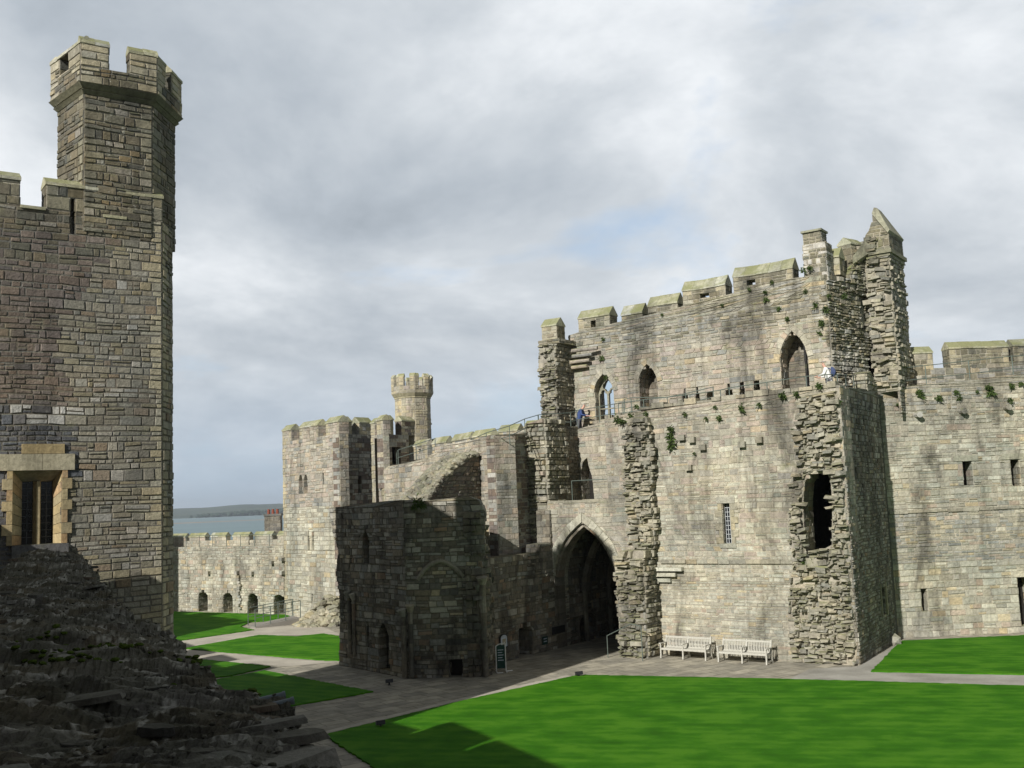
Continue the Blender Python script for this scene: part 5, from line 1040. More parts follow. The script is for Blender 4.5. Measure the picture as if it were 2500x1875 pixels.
masonry(mb, BF, [[(0,-.2),(0,zr+.02),(LB-.5,zr+.05),(LB-.1,zr-.1),(LB+.1,zr-.5),(LB+.1,zr-1.6),(LB+.05,zr-2.4),(LB-.2,3.4),(LB-.1,2.9),(LB,1.5),(LB,-.2)]]+hB, T=.9, seed=402, palfun=lambda s,z,r:'grey' if r.random()<.5 else 'dark', rag=.06, **dk)
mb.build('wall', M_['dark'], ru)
ce = Frame(BF.P(LB,0,0).xy, math.degrees(math.atan2(PWf.P(ps0,0,0).y-pB1.y, PWf.P(ps0,0,0).x-pB1.x)))
mb = MB(); masonry(mb, ce, [[(0,-.2),(0,2.8),(.1,5.5),(.0,zr-.6),(.6,zr-.8),(.9,zr-1.6),(.8,zr-2.2),(1.25,zr-2.6),(1.2,zr-3.4),(1.5,4.6),((PWf.P(ps0,0,0).xy-pB1).length,4.6),((PWf.P(ps0,0,0).xy-pB1).length,-.2)]], T=.8, seed=403, rag=.14, pal='dark', h=(.2,.3), wd=(.25,.5), relief=(.01,.3), mortar='mortard', inset=.03)
mb.build('broken_end', M_['dark'], ru)
mb = MB(); mb.fbox(AF, hA[0][0][0]-.3, hA[1][-1][0]+.4, -.85, -1.0, -.1, zr-.4, (.02,.02,.02,1)); mb.fbox(BF, hB[0][0][0]-.3, hB[0][1][0]+.3, -.5, -.6, -.1, 1.6, (.02,.02,.02,1)); mb.build('interior_dark_panels', M_['void_paint'], ru)  # near-black panels behind the openings, inner shade painted as colour
mb = MB(); mb.fbox(AF, LfA[5][0]+.3, LA+.2, -3.0, -3.8, -.1, zr-.1, (.1,.1,.08,1)); mb.build('rear_wall', M_['dark'], ru)
# wall shafts, hood mould, metal gate
rng = random.Random(8)
def shaft(fr, x, y0, y1, r=.1, d=.1):
    mb = MB()
    s_ = fr.sx(x,(y0+y1)/2); za=max(0,fr.px(x,y1)[1]); zb_=fr.px(x,y0)[1]; z=za
    while z < zb_-.05:
        hh = min(rng.uniform(.5,.9), zb_-z); mb.tube(fr.P(s_,d,z+.006), fr.P(s_,d,z+hh-.006), r, r, 8, pick(rng,'dark')); z += hh
    mb.tube(fr.P(s_,d,zb_-.02), fr.P(s_,d+.08,zb_+.28), r*1.1, r*1.9, 8, pick(rng,'grey')); mb.build('wall_shaft', M_['dark'], ru)
shaft(AF,759,1290,1412,.10); shaft(AF,769,1295,1418,.08); shaft(AF,878,1330,1462,.13,.12); shaft(BF,889,1320,1462,.11,.10); shaft(BF,1046,1260,1460,.14,.16); shaft(BF,1036,1275,1460,.08,.08)
mb = MB(); cm_ = [BF.px(x,y) for x,y in ((902,1252),(915,1233),(932,1218),(950,1211),(970,1217),(987,1230),(1000,1246))]
for (a,b),(c_,d_) in zip(cm_,cm_[1:]): mb.tube(BF.P(a,.06,b), BF.P(c_,.06,d_), .10, .10, 8, (.30,.28,.23,1))
mb.build('hood_mould', M_['dark'], ru)
mb = MB(); s0_,s1_=hA[1][0][0],hA[1][-1][0]; zt_=max(p[1] for p in hA[1])
for i in range(1,6): s=s0_+(s1_-s0_)*i/6; mb.tube(AF.P(s,-.35,.02), AF.P(s,-.35,zt_-.5*abs(i-3)/3-.05), .012, .012, 5)
for z in (.3,1.2,2.0): mb.tube(AF.P(s0_,-.35,z), AF.P(s1_,-.35,z), .015, .015, 5)
mb.build('metal_gate', M_['black'], ru)
# merge the crossing with the ground
# ================================================================== HOUSE beyond the wall
hs = thing('house', 'stone house gable with a tall chimney and red pots beyond the far wall', 'house', (-24.5,120,-4)); 
hp = atY(600,1140,120); Hf = Frame((hp.x-.5,120), 8)
mb = MB(); mb.fbox(Hf, .8, 12, 0, -7, -6, 1.5, (.35,.33,.30,1)); mb.prism([Hf.P(.8,0,1.5),Hf.P(.8,-7,1.5),Hf.P(.8,-3.5,5.0)],[Hf.P(12,0,1.5),Hf.P(12,-7,1.5),Hf.P(12,-3.5,5.0)],(.30,.28,.31,1)); mb.build('walls', M_['far'], hs)
ztc = atY(605,1114,120).z; mb = MB(); masonry(mb, Hf, [rect(-1.0,.8,-5,ztc)], T=2.4, pal='dark', seed=5, h=(.3,.4)); mb.fbox(Hf, -1.1, .9, .1, -2.5, ztc, ztc+.25, (.2,.19,.17,1)); ch = mb.build('chimney', M_['dark'], hs)
M_['pot'] = plain('terracotta', (.22,.065,.04), .8)
for s in (-.6,-.1,.4): mb = MB(); mb.tube(Hf.P(s,-.9,ztc+.25), Hf.P(s,-.9,ztc+.8), .17, .14, 10); mb.build('chimney_pot', M_['pot'], ch)
mb = MB(); 
hs2 = thing('house', 'roof edge with red chimney pots partly hidden by the far tower', 'house', (-22,124,-4)); hp = atY(616,1120,124); Hf = Frame((hp.x,124), 8); mb = MB(); mb.fbox(Hf, 0, 3, 0, -2, -6, ztc-.2, (.3,.28,.25,1)); hw_ = mb.build('walls', M_['dark'], hs2)
mb = MB(); mb.tube(Hf.P(-.0+.3,-.9,ztc-.2), Hf.P(.3,-.9,ztc+.7), .2, .16, 10); mb.build('chimney_pot', M_['pot'], hw_)
# ================================================================== FOREGROUND WALL TOP
E0 = [((170,1195),26.0),((215,1245),20.5),((250,1300),17),((300,1335),14.5),((375,1375),12),((440,1450),9.6),((520,1490),8.5),((600,1530),7.5),((655,1590),6.7),((705,1650),6.0),((760,1720),5.3)]
edge = []
for (x,y),Y in E0: p = atY(x,y,Y); edge.append(p)
ext = edge[-1]+(edge[-1]-edge[-2])*6.0; ext.z = edge[-1].z-.05; edge.append(ext)
print('edge', [tuple(round(c,2) for c in p) for p in edge])
fgw = thing('parapet_wall', 'dark crumbling wall top of slates, mortar and moss in the foreground', 'wall', (-6, 12, 0))
def along(k):
    k = max(0, min(.9999, k))*(len(edge)-1); i = int(k); f = k-i; return edge[i].lerp(edge[i+1], f)
wdir = Vector((-.80,-.60,0)).normalized()       # across the wall, away from the court
M1n = lambda p, s_: noise.noise(p*s_)
def topz(p):
    a = noise.fractal(p*.9, 1.0, 2.0, 3); return .10*a
mb = MB(); NA, NW = 520, 170; vs = []; fs = []
for i in range(NA+1):
    k = (i/NA); e_ = along(k); ej = .05*noise.noise(Vector((k*60,1,2)))+.10*noise.noise(Vector((k*17,5,2)))+.015*noise.noise(Vector((k*300,1,9)))
    for j in range(NW+1):
        ww = 4.4 if k > .35 else 1.3+ (k/.35)*3.1
        f = (j/NW)**1.3; p = e_+wdir*(f*ww+ej)
        zz_ = e_.z+ topz(Vector((p.x,p.y,0))) + .16*math.sin(min(1,f*2.2)*math.pi/2)*(1 if k>.3 else .3)
        q2 = Vector((p.x*math.cos(.25)+p.y*math.sin(.25), (-p.x*math.sin(.25)+p.y*math.cos(.25)), 0))
        # thin beds of slate: long in one direction, broken at random
        b_ = noise.fractal(Vector((q2.x*1.3, q2.y*4.2, 7)), 1.0, 2.1, 4)
        t_ = b_*4.2; st_ = (math.floor(t_)+max(0, min(1, ((t_-math.floor(t_))-.62)*4.5)))/4.2
        zz_ += .12*st_ + .014*noise.fractal(Vector((q2.x*7, q2.y*13, 3)), .8, 2.0, 4) + .006*noise.fractal(Vector((q2.x*30, q2.y*34, 3)), .7, 2.0, 3)
        c_ = noise.cell(Vector((q2.x*1.9+.6*noise.noise(q2*2), q2.y*3.6, 2)))
        zz_ += .02*c_
        vs.append(Vector((p.x,p.y,zz_)))
for i in range(NA):
    for j in range(NW): a = i*(NW+1)+j; fs.append([a,a+1,a+NW+2,a+NW+1])
rng = random.Random(31)
base_ = len(mb.v); mb.v.extend([tuple(q) for q in vs]); mb.f.extend(fs)
for q in vs:
    n_ = .5+.5*noise.fractal(Vector((q.x*2.2,q.y*5.0,5)), .9, 2.0, 4); n_ = max(0,min(1,n_)); g_ = .5+.5*noise.noise(Vector((q.x*1.1,q.y*1.3,11)))
    a = (.048,.045,.038); b = (.22,.21,.18) if g_ > .45 else (.155,.13,.092)
    li = noise.fractal(Vector((q.x*3.1,q.y*6.0,21)), .8, 2.0, 4)
    if li > .38: b = (.36,.35,.31); n_ = 1
    mb.c.append((a[0]+(b[0]-a[0])*n_**1.4, a[1]+(b[1]-a[1])*n_**1.4, a[2]+(b[2]-a[2])*n_**1.4, 1))
# side of the wall towards the court
for i in range(NA):
    a, b = vs[i*(NW+1)], vs[(i+1)*(NW+1)]; mb.add([a,b,Vector((b.x+.1,b.y,-.2)),Vector((a.x+.1,a.y,-.2))], [[0,1,2,3]], (.10,.095,.08,1))
fgt = mb.build('wall_core', M_['coping_near'], fgw, smooth=False)
mb = MB()
def zat(p):
    # height of the top at p via nearest column
    best = min(range(0,len(vs),7), key=lambda q:(vs[q].x-p.x)**2+(vs[q].y-p.y)**2); return vs[best].z
cand = []
for n_ in range(110):
    k = rng.random()**.8; i = int(k*NA); f = rng.random()**1.4; j = 14+int(f*(NW-14)); q = vs[i*(NW+1)+j]
    dist = q.y+1; 
    if q.y < 1.0: continue
    kk_ = i/NA
    big = rng.random()
    L_ = rng.uniform(.18,.55)*(1.25 if big>.85 else 1); W_ = rng.uniform(.10,.30); H_ = rng.uniform(.006,.022)
    ang = R_(12)+rng.gauss(0,.22)
    n__ = rng.randint(11,16); ring0 = []; ring1 = []
    tilt = Euler((rng.gauss(0,.05), rng.gauss(0,.05), ang)).to_matrix()
    for m_ in range(n__):
        th = 2*math.pi*m_/n__+rng.uniform(-.12,.12); r_ = rng.uniform(.78,1.08)/max(abs(math.cos(th))**3+abs(math.sin(th))**3,.5)**.33
        v = Vector((math.cos(th)*L_*.5*r_, math.sin(th)*W_*.5*r_, 0)); v0 = tilt @ (v*1.0); v1 = tilt @ (v*rng.uniform(.82,.95)+Vector((0,0,H_)))
        ring0.append(q+v0-Vector((0,0,.03))); ring1.append(q+v1+Vector((0,0,rng.uniform(-.004,.004))))
    c = rng.choice([(.12,.113,.096,1),(.09,.086,.076,1),(.15,.142,.12,1),(.07,.067,.06,1),(.21,.205,.18,1),(.12,.096,.072,1)])
    if rng.random() < .02: c = (.30,.31,.27,1)
    mb.prism(ring0, ring1, c)
mb.build('slates', M_['coping_near'], fgw)
mb = MB()
for n_ in range(1300):
    k = rng.random(); i = int(k*NA); j = int(rng.random()**1.3*NW); q = vs[i*(NW+1)+j]
    mb.blob(q+Vector((0,0,.01)), rng.uniform(.008,.032), rng.choice([(.10,.094,.075,1),(.06,.056,.045,1),(.22,.21,.18,1)]), rng, (1,1,.6))
mb.build('rubble_crumbs', M_['coping_near'], fgw)
# large quoin block at the near corner and a few big stones
mb = MB()
for (x,y,Yd,sx_,sy_,sz_) in ((620,1625,6.1,.75,.5,.12),(790//1,0,0,0,0,0)):
    if not sx_: continue
    p = atY(x,y,Yd); mb.box(p-Vector((.15,.0,.07)), sx_, sy_, sz_, Euler((.03,-.05,R_(-40))).to_matrix(), (.24,.23,.20,1), .05, rng)
for n_ in range(0):
    k = rng.uniform(.25,.95); i = int(k*NA); j = 25+int(rng.random()*NW*.5); q = vs[i*(NW+1)+j]; mb.box(q+Vector((0,0,.02)), rng.uniform(.3,.5), rng.uniform(.12,.25), rng.uniform(.03,.07), Euler((rng.gauss(0,.06),rng.gauss(0,.06),R_(15)+rng.gauss(0,.25))).to_matrix(), rng.choice([(.06,.057,.05,1),(.042,.04,.036,1)]), .12, rng)
mb.build('blocks', M_['coping_near'], fgw)
M_['moss'] = plain('wall_moss', (.05,.075,.012), 1, 0, .5, 30, .8, .05)
mosses = MB()
for (x,y,Yd,n_) in ((170,1490,9.5,90),(250,1470,10.3,60),(500,1500,8.6,60),(90,1440,11,30),(430,1440,10,20)):
    c0 = atY(x,y,Yd)
    for q in range(n_):
        i_ = rng.gauss(0,.28); j_ = rng.gauss(0,.12); p = Vector((c0.x+i_, c0.y+j_, 0)); v_ = min(vs[::3], key=lambda q: (q.x-p.x)**2+(q.y-p.y)**2); p = v_+Vector((0,0,.012)); mosses.blob(p, rng.uniform(.02,.05), (1,1,1,1), rng, (1,1,.5))
mo = mosses.build('moss', M_['moss'], fgw)
# short lengths of pipe poking out at the wall edge
M_['pipe'] = plain('grey_pipe', (.13,.16,.18), .4)
for i,(x,y,Yd,lb) in enumerate(((640,1548//1,7.15,0),(668,1568,6.95,0))):
    x_ = (1590 if i==0 else 1640)/2.458+0; y_ = 1250+(1125 if i==0 else 1160)/2.458; p = atY(x_*.8848, y_*.8848, 7.35-.15*i); mb = MB(); a = p-Vector((.11,.03,.015)); b = p+Vector((.11,.05,.015))
    mb.tube(a, b, .022, .022, 12); mb.tube(b, b+(b-a).normalized()*.02, .027, .027, 12)
    tag(mb.build('pipe', M_['pipe']), ('short grey pipe end lying on the wall edge, the farther of two','short grey pipe end lying on the wall edge, the nearer of two')[i], 'pipe', 'pipe ends on the wall edge')
# ================================================================== BENCHES
def make_bench():
    root = thing('park_bench', '', 'bench', (0,0,0)); rng = random.Random(3); W2 = 1.12
    def B(name, fn, parent=root): mb = MB(); fn(mb); return mb.build(name, M_['bench'], parent)
    def seat(mb):
        for i in range(6): y = -.50+i*.085; mb.box((0,y,.43+.012*math.cos(i)), 2*W2-.06, .065, .022)
        mb.box((0,-.545,.415), 2*W2-.05, .03, .085)
    B('seat', seat)
    def back(mb):
        tl = Euler((R_(-10),0,0)).to_matrix()
        for s in (-1,1):
            for i in range(14):
                x = s*(.07+i*(W2-.12)/13.4)
                prev = None
                for q in range(6):
                    f = q/5; p = Vector((x, -.02+.07*f+.03*math.sin(f*math.pi*1.0), .47+f*.40))
                    if prev is not None:
                        A = [prev+Vector((a,b,0)) for a,b in ((-.019,-.008),(.019,-.008),(.019,.008),(-.019,.008))]; Bq = [p+Vector((a,b,0)) for a,b in ((-.019,-.008),(.019,-.008),(.019,.008),(-.019,.008))]
                        mb.prism(A, Bq, (1,1,1,1))
                    prev = p
        mb.box((0,.055,.895), 2*W2-.06, .04, .08); mb.box((0,-.02,.46), 2*W2-.06, .035, .05)
    B('backrest', back)
    for x in (-W2, 0, W2):
        def fleg(mb, x=x):
            prev = None
            for f in (0,.33,.66,1):
                p = Vector((x, -.56+.02*math.sin(f*3.1), f*.64 if x or True else 0)); 
                if prev is not None: mb.prism([prev+Vector(q) for q in ((-.03,-.035,0),(.03,-.035,0),(.03,.035,0),(-.03,.035,0))],[p+Vector(q) for q in ((-.03,-.03,0),(.03,-.03,0),(.03,.03,0),(-.03,.03,0))],(1,1,1,1))
                prev = p
        B('leg', fleg)
        def bleg(mb, x=x):
            pts = [(0.10,0),(.03,.2),(-.02,.43),(.03,.7),(.09,.97)]
            for (y0,z0),(y1,z1) in zip(pts,pts[1:]): mb.prism([Vector((x+a,y0+b,z0)) for a,b in ((-.03,-.035),(.03,-.035),(.03,.035),(-.03,.035))],[Vector((x+a,y1+b,z1)) for a,b in ((-.03,-.03),(.03,-.03),(.03,.03),(-.03,.03))],(1,1,1,1))
            mb.box((x,-.26,.10),.05,.62,.06); mb.box((x,-.27,.38),.05,.56,.07)
        B('leg', bleg)
        def arm(mb, x=x): mb.box((x,-.30,.655),.09,.62,.035); mb.box((x,-.57,.665),.11,.10,.04)
        B('armrest', arm)
    return root
b1 = make_bench(); b2 = copy_tree(b1)
for b_, s_, d_, lb in ((b1,-21.2,.55,'weathered white slatted bench nearer the archway, by the ruined pier'),(b2,-18.3,.72,'weathered white slatted bench farther from the archway, beside the broken masonry')):
    p = G.P(s_, d_, .012); b_.location = p; b_.rotation_euler = (0,0,R_(-36.0)); tag(b_, lb, 'bench', 'two benches against the gatehouse wall')
# ================================================================== RAILINGS
def railing(label, pts, h=1.05, mids=(.55,), gap=1.7, r=.022, name='railing', post_z=None, grp='metal railings'):
    root = thing(name, label, 'railing', pts[0], grp); mb = MB()
    for a, b in zip(pts, pts[1:]):
        a = Vector(a); b = Vector(b); L = (b-a).length; n = max(1, round(L/gap))
        for z in (h,)+tuple(mids): mb.tube(a+Vector((0,0,z)), b+Vector((0,0,z)), r, r, 6)
        for i in range(n+(1 if b == Vector(pts[-1]) else 0)):
            p = a.lerp(b, i/n); pm = MB(); pm.tube(p, p+Vector((0,0,h)), r*1.1, r*1.1, 6); pm.build('post', M_['rail'], root)
    mb.build('rail', M_['rail'], root); return root
def up(s, d, z=11.62): return G.P(s, d, z)
def tops(fr, L, hgt=1.05): 
    o = []
    for x, y, d in L:
        s_, z_ = fr.px(x, y, d); o.append(fr.P(s_, d, z_-hgt))
    return o
railing('long green railing along the edge of the gatehouse walkway', tops(G, [(1163,896,-1.3),(1232,891.6,-3.0),(1246,886.6,-3.6),(1294,878.6,-3.6),(1327,872.6,-3.4),(1345,870,-.5),(1390,863.6,-.4),(1490,852.6,-.35),(1556,842.6,-.35),(1575,838,-.35),(1741,813,-.35),(1786,808.7,-.4),(1808,809,-1.0)])+tops(RT, [(1874,812,-.6)]))
railing('railing on the ramp in front of the upper pointed recess', tops(G, [(1348,863,-3.0),(1363,859,-3.0),(1441,858,-3.0),(1481,850,-2.6),(1540,836,-2.6)]))
railing('short railing across the ledge above the archway', [up(SL+.9,-1.0,rz), up(-25.6,-1.0,rz)], h=1.0, mids=())
railing('handrail following the curtain wall walk beside the gatehouse', tops(C, [(1003,957,-.4),(1050,935,-.4),(1100,920,-.4)], .95)+tops(G, [(1133,905,.2),(1162,896.5,-.85)], .95), h=.95, mids=(.45,), gap=2.3)
railing('lower handrail on the wall walk by the stair tower door', [TB.P(.9,.25,9.75), C.P(-11.5,-.3,9.8), C.P(-6.8,-.3,10.15)], h=.9, mids=(.45,), gap=2.0)
railing('railing on the sunlit right-hand wall walk', [R.P(.7,-.25,12.25), R.P(7.5,-.25,12.75), R.P(33,-.25,12.95)], h=1.0, mids=(.35,), gap=2.6)
railing('railing along the top of the far wall', [FW.P(-16,-.2,4.9), FW.P(-.4,-.2,4.9)], h=.85, mids=(), gap=1.55, r=.02)
# handrail at the pier
hp0 = G.P(-24.75,1.75,0); hp1 = G.P(-22.75,2.1,0)
rt_ = thing('handrail', 'thin sloping metal handrail at the foot of the ruined pier', 'handrail', hp0)
for p, h_ in ((hp0,1.0),(hp1,1.55)): mb = MB(); mb.tube(p, p+Vector((0,0,h_)), .022, .022, 6); mb.build('post', M_['rail'], rt_)
mb = MB(); mb.tube(hp0+Vector((0,0,1.0)), hp0.lerp(hp1,.72)+Vector((0,0,1.62)), .022, .022, 6); mb.tube(hp0.lerp(hp1,.72)+Vector((0,0,1.62)), hp1+Vector((0,0,1.55)), .022, .022, 6); mb.build('rail', M_['rail'], rt_)
# ramp with rails and rubble heap by the far tower
ra, rb = g(552,1358), g(650,1348); rc = g(652,1336)
rm = thing('ramp', 'short sloping ramp with tubular rails crossing the grass by the far tower', 'ramp', xy(ra))
M_['conc'] = gravel_mat('concrete', (.20,.19,.17), (.30,.28,.25))
mb = MB(); t_ = (rb-ra).normalized(); n_ = Vector((-t_.y,t_.x)); mb.prism([xy(ra,.0),xy(rb,.0),xy(rb+n_*1.5,.0),xy(ra+n_*1.5,.0)],[xy(ra,.10),xy(rb,.42),xy(rb+n_*1.5,.42),xy(ra+n_*1.5,.10)],(1,1,1,1)); mb.build('slab', M_['conc'], rm)
for off in (.05, 1.45):
    for q in range(4): p = ra.lerp(rb, q/3)+n_*off; z_=.1+.32*q/3; mb = MB(); mb.tube(xy(p,z_), xy(p,z_+1.1), .03, .03, 6); mb.build('post', M_['rail'], rm)
    mb = MB()
    for hh in (.55,1.1): mb.tube(xy(ra+n_*off,.1+hh), xy(rb+n_*off,.42+hh), .025, .025, 6)
    mb.build('rail', M_['rail'], rm)
rng = random.Random(44); hb = g(697,1352); 
for nm, n_, sx_, sy_, hh, cc in (('x',420,2.3,1.8,2.1,hb),):
    mb = MB()
    for i in range(n_):
        a = rng.uniform(0,6.28); r_ = rng.random()**.6; x = math.cos(a)*r_*sx_; y = math.sin(a)*r_*sy_; z = max(0,hh*(1-r_)+.35*(x/sx_))*rng.random()**.5
        mb.blob((cc.x+x+.3, cc.y+y+1.2, z), rng.uniform(.18,.42), pick(rng,'rub'), rng, (1.2,1,.6))
    tag(mb.build('rubble_heap', M_['far']), 'heap of tumbled masonry lying at the foot of the far tower', 'rubble')
# ================================================================== SIGNS
bp_ = BF.px(1088,1385); 
PWs = PWf
sb = thing('information_board', 'white arched information board on the dark passage wall', 'sign', PWs.P(pw(1088,1385)[0], .1, 1.2))
def board(fr, x0, x1, y0, y1, d):
    s0_, s1_ = fr.sx(x0,(y0+y1)/2,d), fr.sx(x1,(y0+y1)/2,d); z0_, z1_ = fr.px((x0+x1)/2,y1,d)[1], fr.px((x0+x1)/2,y0,d)[1]; return s0_, s1_, z0_, z1_
s0_, s1_, z0_, z1_ = board(PWs,1080,1097,1369,1400,.12)
def archbox(mb, fr, s0_, s1_, z0_, z1_, d0_, d1_):
    m_ = (s0_+s1_)/2; w_ = (s1_-s0_)/2; P = [(s0_,z0_),(s1_,z0_)]+[(m_+w_*math.cos(a), z1_-w_*.6+w_*.6*math.sin(a)) for a in [math.pi*i/8 for i in range(9)]]
    mb.prism([fr.P(a,d0_,b) for a,b in P],[fr.P(a,d1_,b) for a,b in P],(1,1,1,1))
mb = MB(); archbox(mb, PWs, s0_, s1_, z0_, z1_, .08, .12); fr_ = mb.build('frame', M_['black'], sb)
mb = MB(); archbox(mb, PWs, s0_+.07, s1_-.07, z0_+.06, z1_-.05, .1203, .13); mb.build('panel', M_['board'], sb)
mb = MB(); mb.fbox(PWs, s0_+.18, s1_-.18, .1303, .134, z0_+.16, z0_+.42, (1,1,1,1)); M_['photo'] = plain('printed_picture', (.40,.36,.26), .5, 0, .5, 14); mb.build('printed_picture', M_['photo'], sb)
# free-standing sign frame
sp_ = g(1083,1452); fs = thing('standing_sign', 'dark green notice in a white tubular frame standing on the paving', 'sign', xy(sp_)); SFr = Frame(sp_, 8)
mb = MB(); w_ = .21
def tb(a, b, r=.022): mb.tube(SFr.P(*a), SFr.P(*b), r, r, 8)
tb((-w_,0,.03),(-w_,0,1.12)); tb((w_,0,.03),(w_,0,1.22)); tb((-w_,0,1.12),(-w_+.14,0,1.2)); tb((-w_+.14,0,1.2),(w_,0,1.24)); tb((-w_,.33,.03),(-w_,-.33,.03)); tb((w_,.33,.03),(w_,-.33,.03)); tb((-w_,.33,.03),(-w_+.25,.33,.03)); tb((w_,0,.03),(w_+.3,-.1,.03))
mb.build('frame', M_['whitep'], fs)
mb = MB(); mb.fbox(SFr, -w_+.03, w_-.03, .012, -.012, .16, 1.16); mb.build('panel', M_['green'], fs)
mb = MB()
for i in range(5): mb.fbox(SFr, -w_+.08, w_-.09-.05*(i%2), .0125, .015, .5+i*.11, .53+i*.11)
mb.build('print_lines', M_['board'], fs)
s0_, s1_, z0_, z1_ = board(PWs,1173,1184,1375,1392,.12); mb = MB(); mb.fbox(PWs, s0_, s1_, .08, .11, z0_, z1_); ws = mb.build('wall_sign', M_['green']); tag(ws, 'small dark green sign on the passage wall beside the first doorway', 'sign')
mb = MB(); mb.fbox(PWs, s0_+.08, s1_-.08, .1101, .113, z0_+.12, z0_+.17); mb.fbox(PWs, s0_+.08, s1_-.08, .1101, .113, z0_+.25, z0_+.30); mb.build('print_lines', M_['board'], ws)
s0_, s1_, z0_, z1_ = board(PWs,1194,1221,1352,1368,.12); mb = MB(); mb.fbox(PWs, s0_, s1_, .08, .12, z0_, z1_); tag(mb.build('wall_plaque', M_['black']), 'dark rectangular plaque inside the archway on the passage wall', 'plaque')
# floodlights on the grass edges
for (x,y,lb) in ((841,1480,'small dark floodlight on the shaded grass patch'),(1251,1463,'small dark floodlight at the front corner of the big lawn'),(822,1572,'small dark floodlight half hidden at the left edge of the big lawn')):
    p = g(x,y); fl = thing('floodlight', lb, 'floodlight', xy(p), 'ground floodlights'); mb = MB(); e = Euler((R_(-15),0,R_(20))).to_matrix(); mb.box(xy(p,.17),   .30, .16, .14, e, (1,1,1,1)); mb.build('housing', M_['black'], fl)
    mb = MB(); mb.tube(xy(p,0.0), xy(p,.15), .05, .03, 8); mb.build('stand', M_['black'], fl)
    mb = MB(); mb.box(xy(p,.17)+e@Vector((0,.082,0)), .25, .008, .10, e); mb.build('lens', M_['glass'], fl)
# ================================================================== PEOPLE
def skin(name, joints, edges_, mat, parent, sub=2, root=0):
    me = bpy.data.meshes.new(name); me.from_pydata([j[0] for j in joints], edges_, []); o = bpy.data.objects.new(name, me); col.objects.link(o)
    md = o.modifiers.new('Skin', 'SKIN'); 
    if not me.skin_vertices: 
        bm = bmesh.new(); bm.from_mesh(me); bm.verts.layers.skin.verify(); bm.to_mesh(me); bm.free()
    for i, j in enumerate(joints):
        r = j[1]; me.skin_vertices[0].data[i].radius = (r, r) if not hasattr(r,'__len__') else r
        me.skin_vertices[0].data[i].use_root = (i == root)
    sb_ = o.modifiers.new('Sub', 'SUBSURF'); sb_.levels = sub; sb_.render_levels = sub
    dg = bpy.context.evaluated_depsgraph_get(); nm = bpy.data.meshes.new_from_object(o.evaluated_get(dg)); o.modifiers.clear(); o.data = nm
    nm.polygons.foreach_set('use_smooth', [True]*len(nm.polygons)); nm.materials.clear(); nm.materials.append(mat)
    if parent: o.parent = parent
    return o
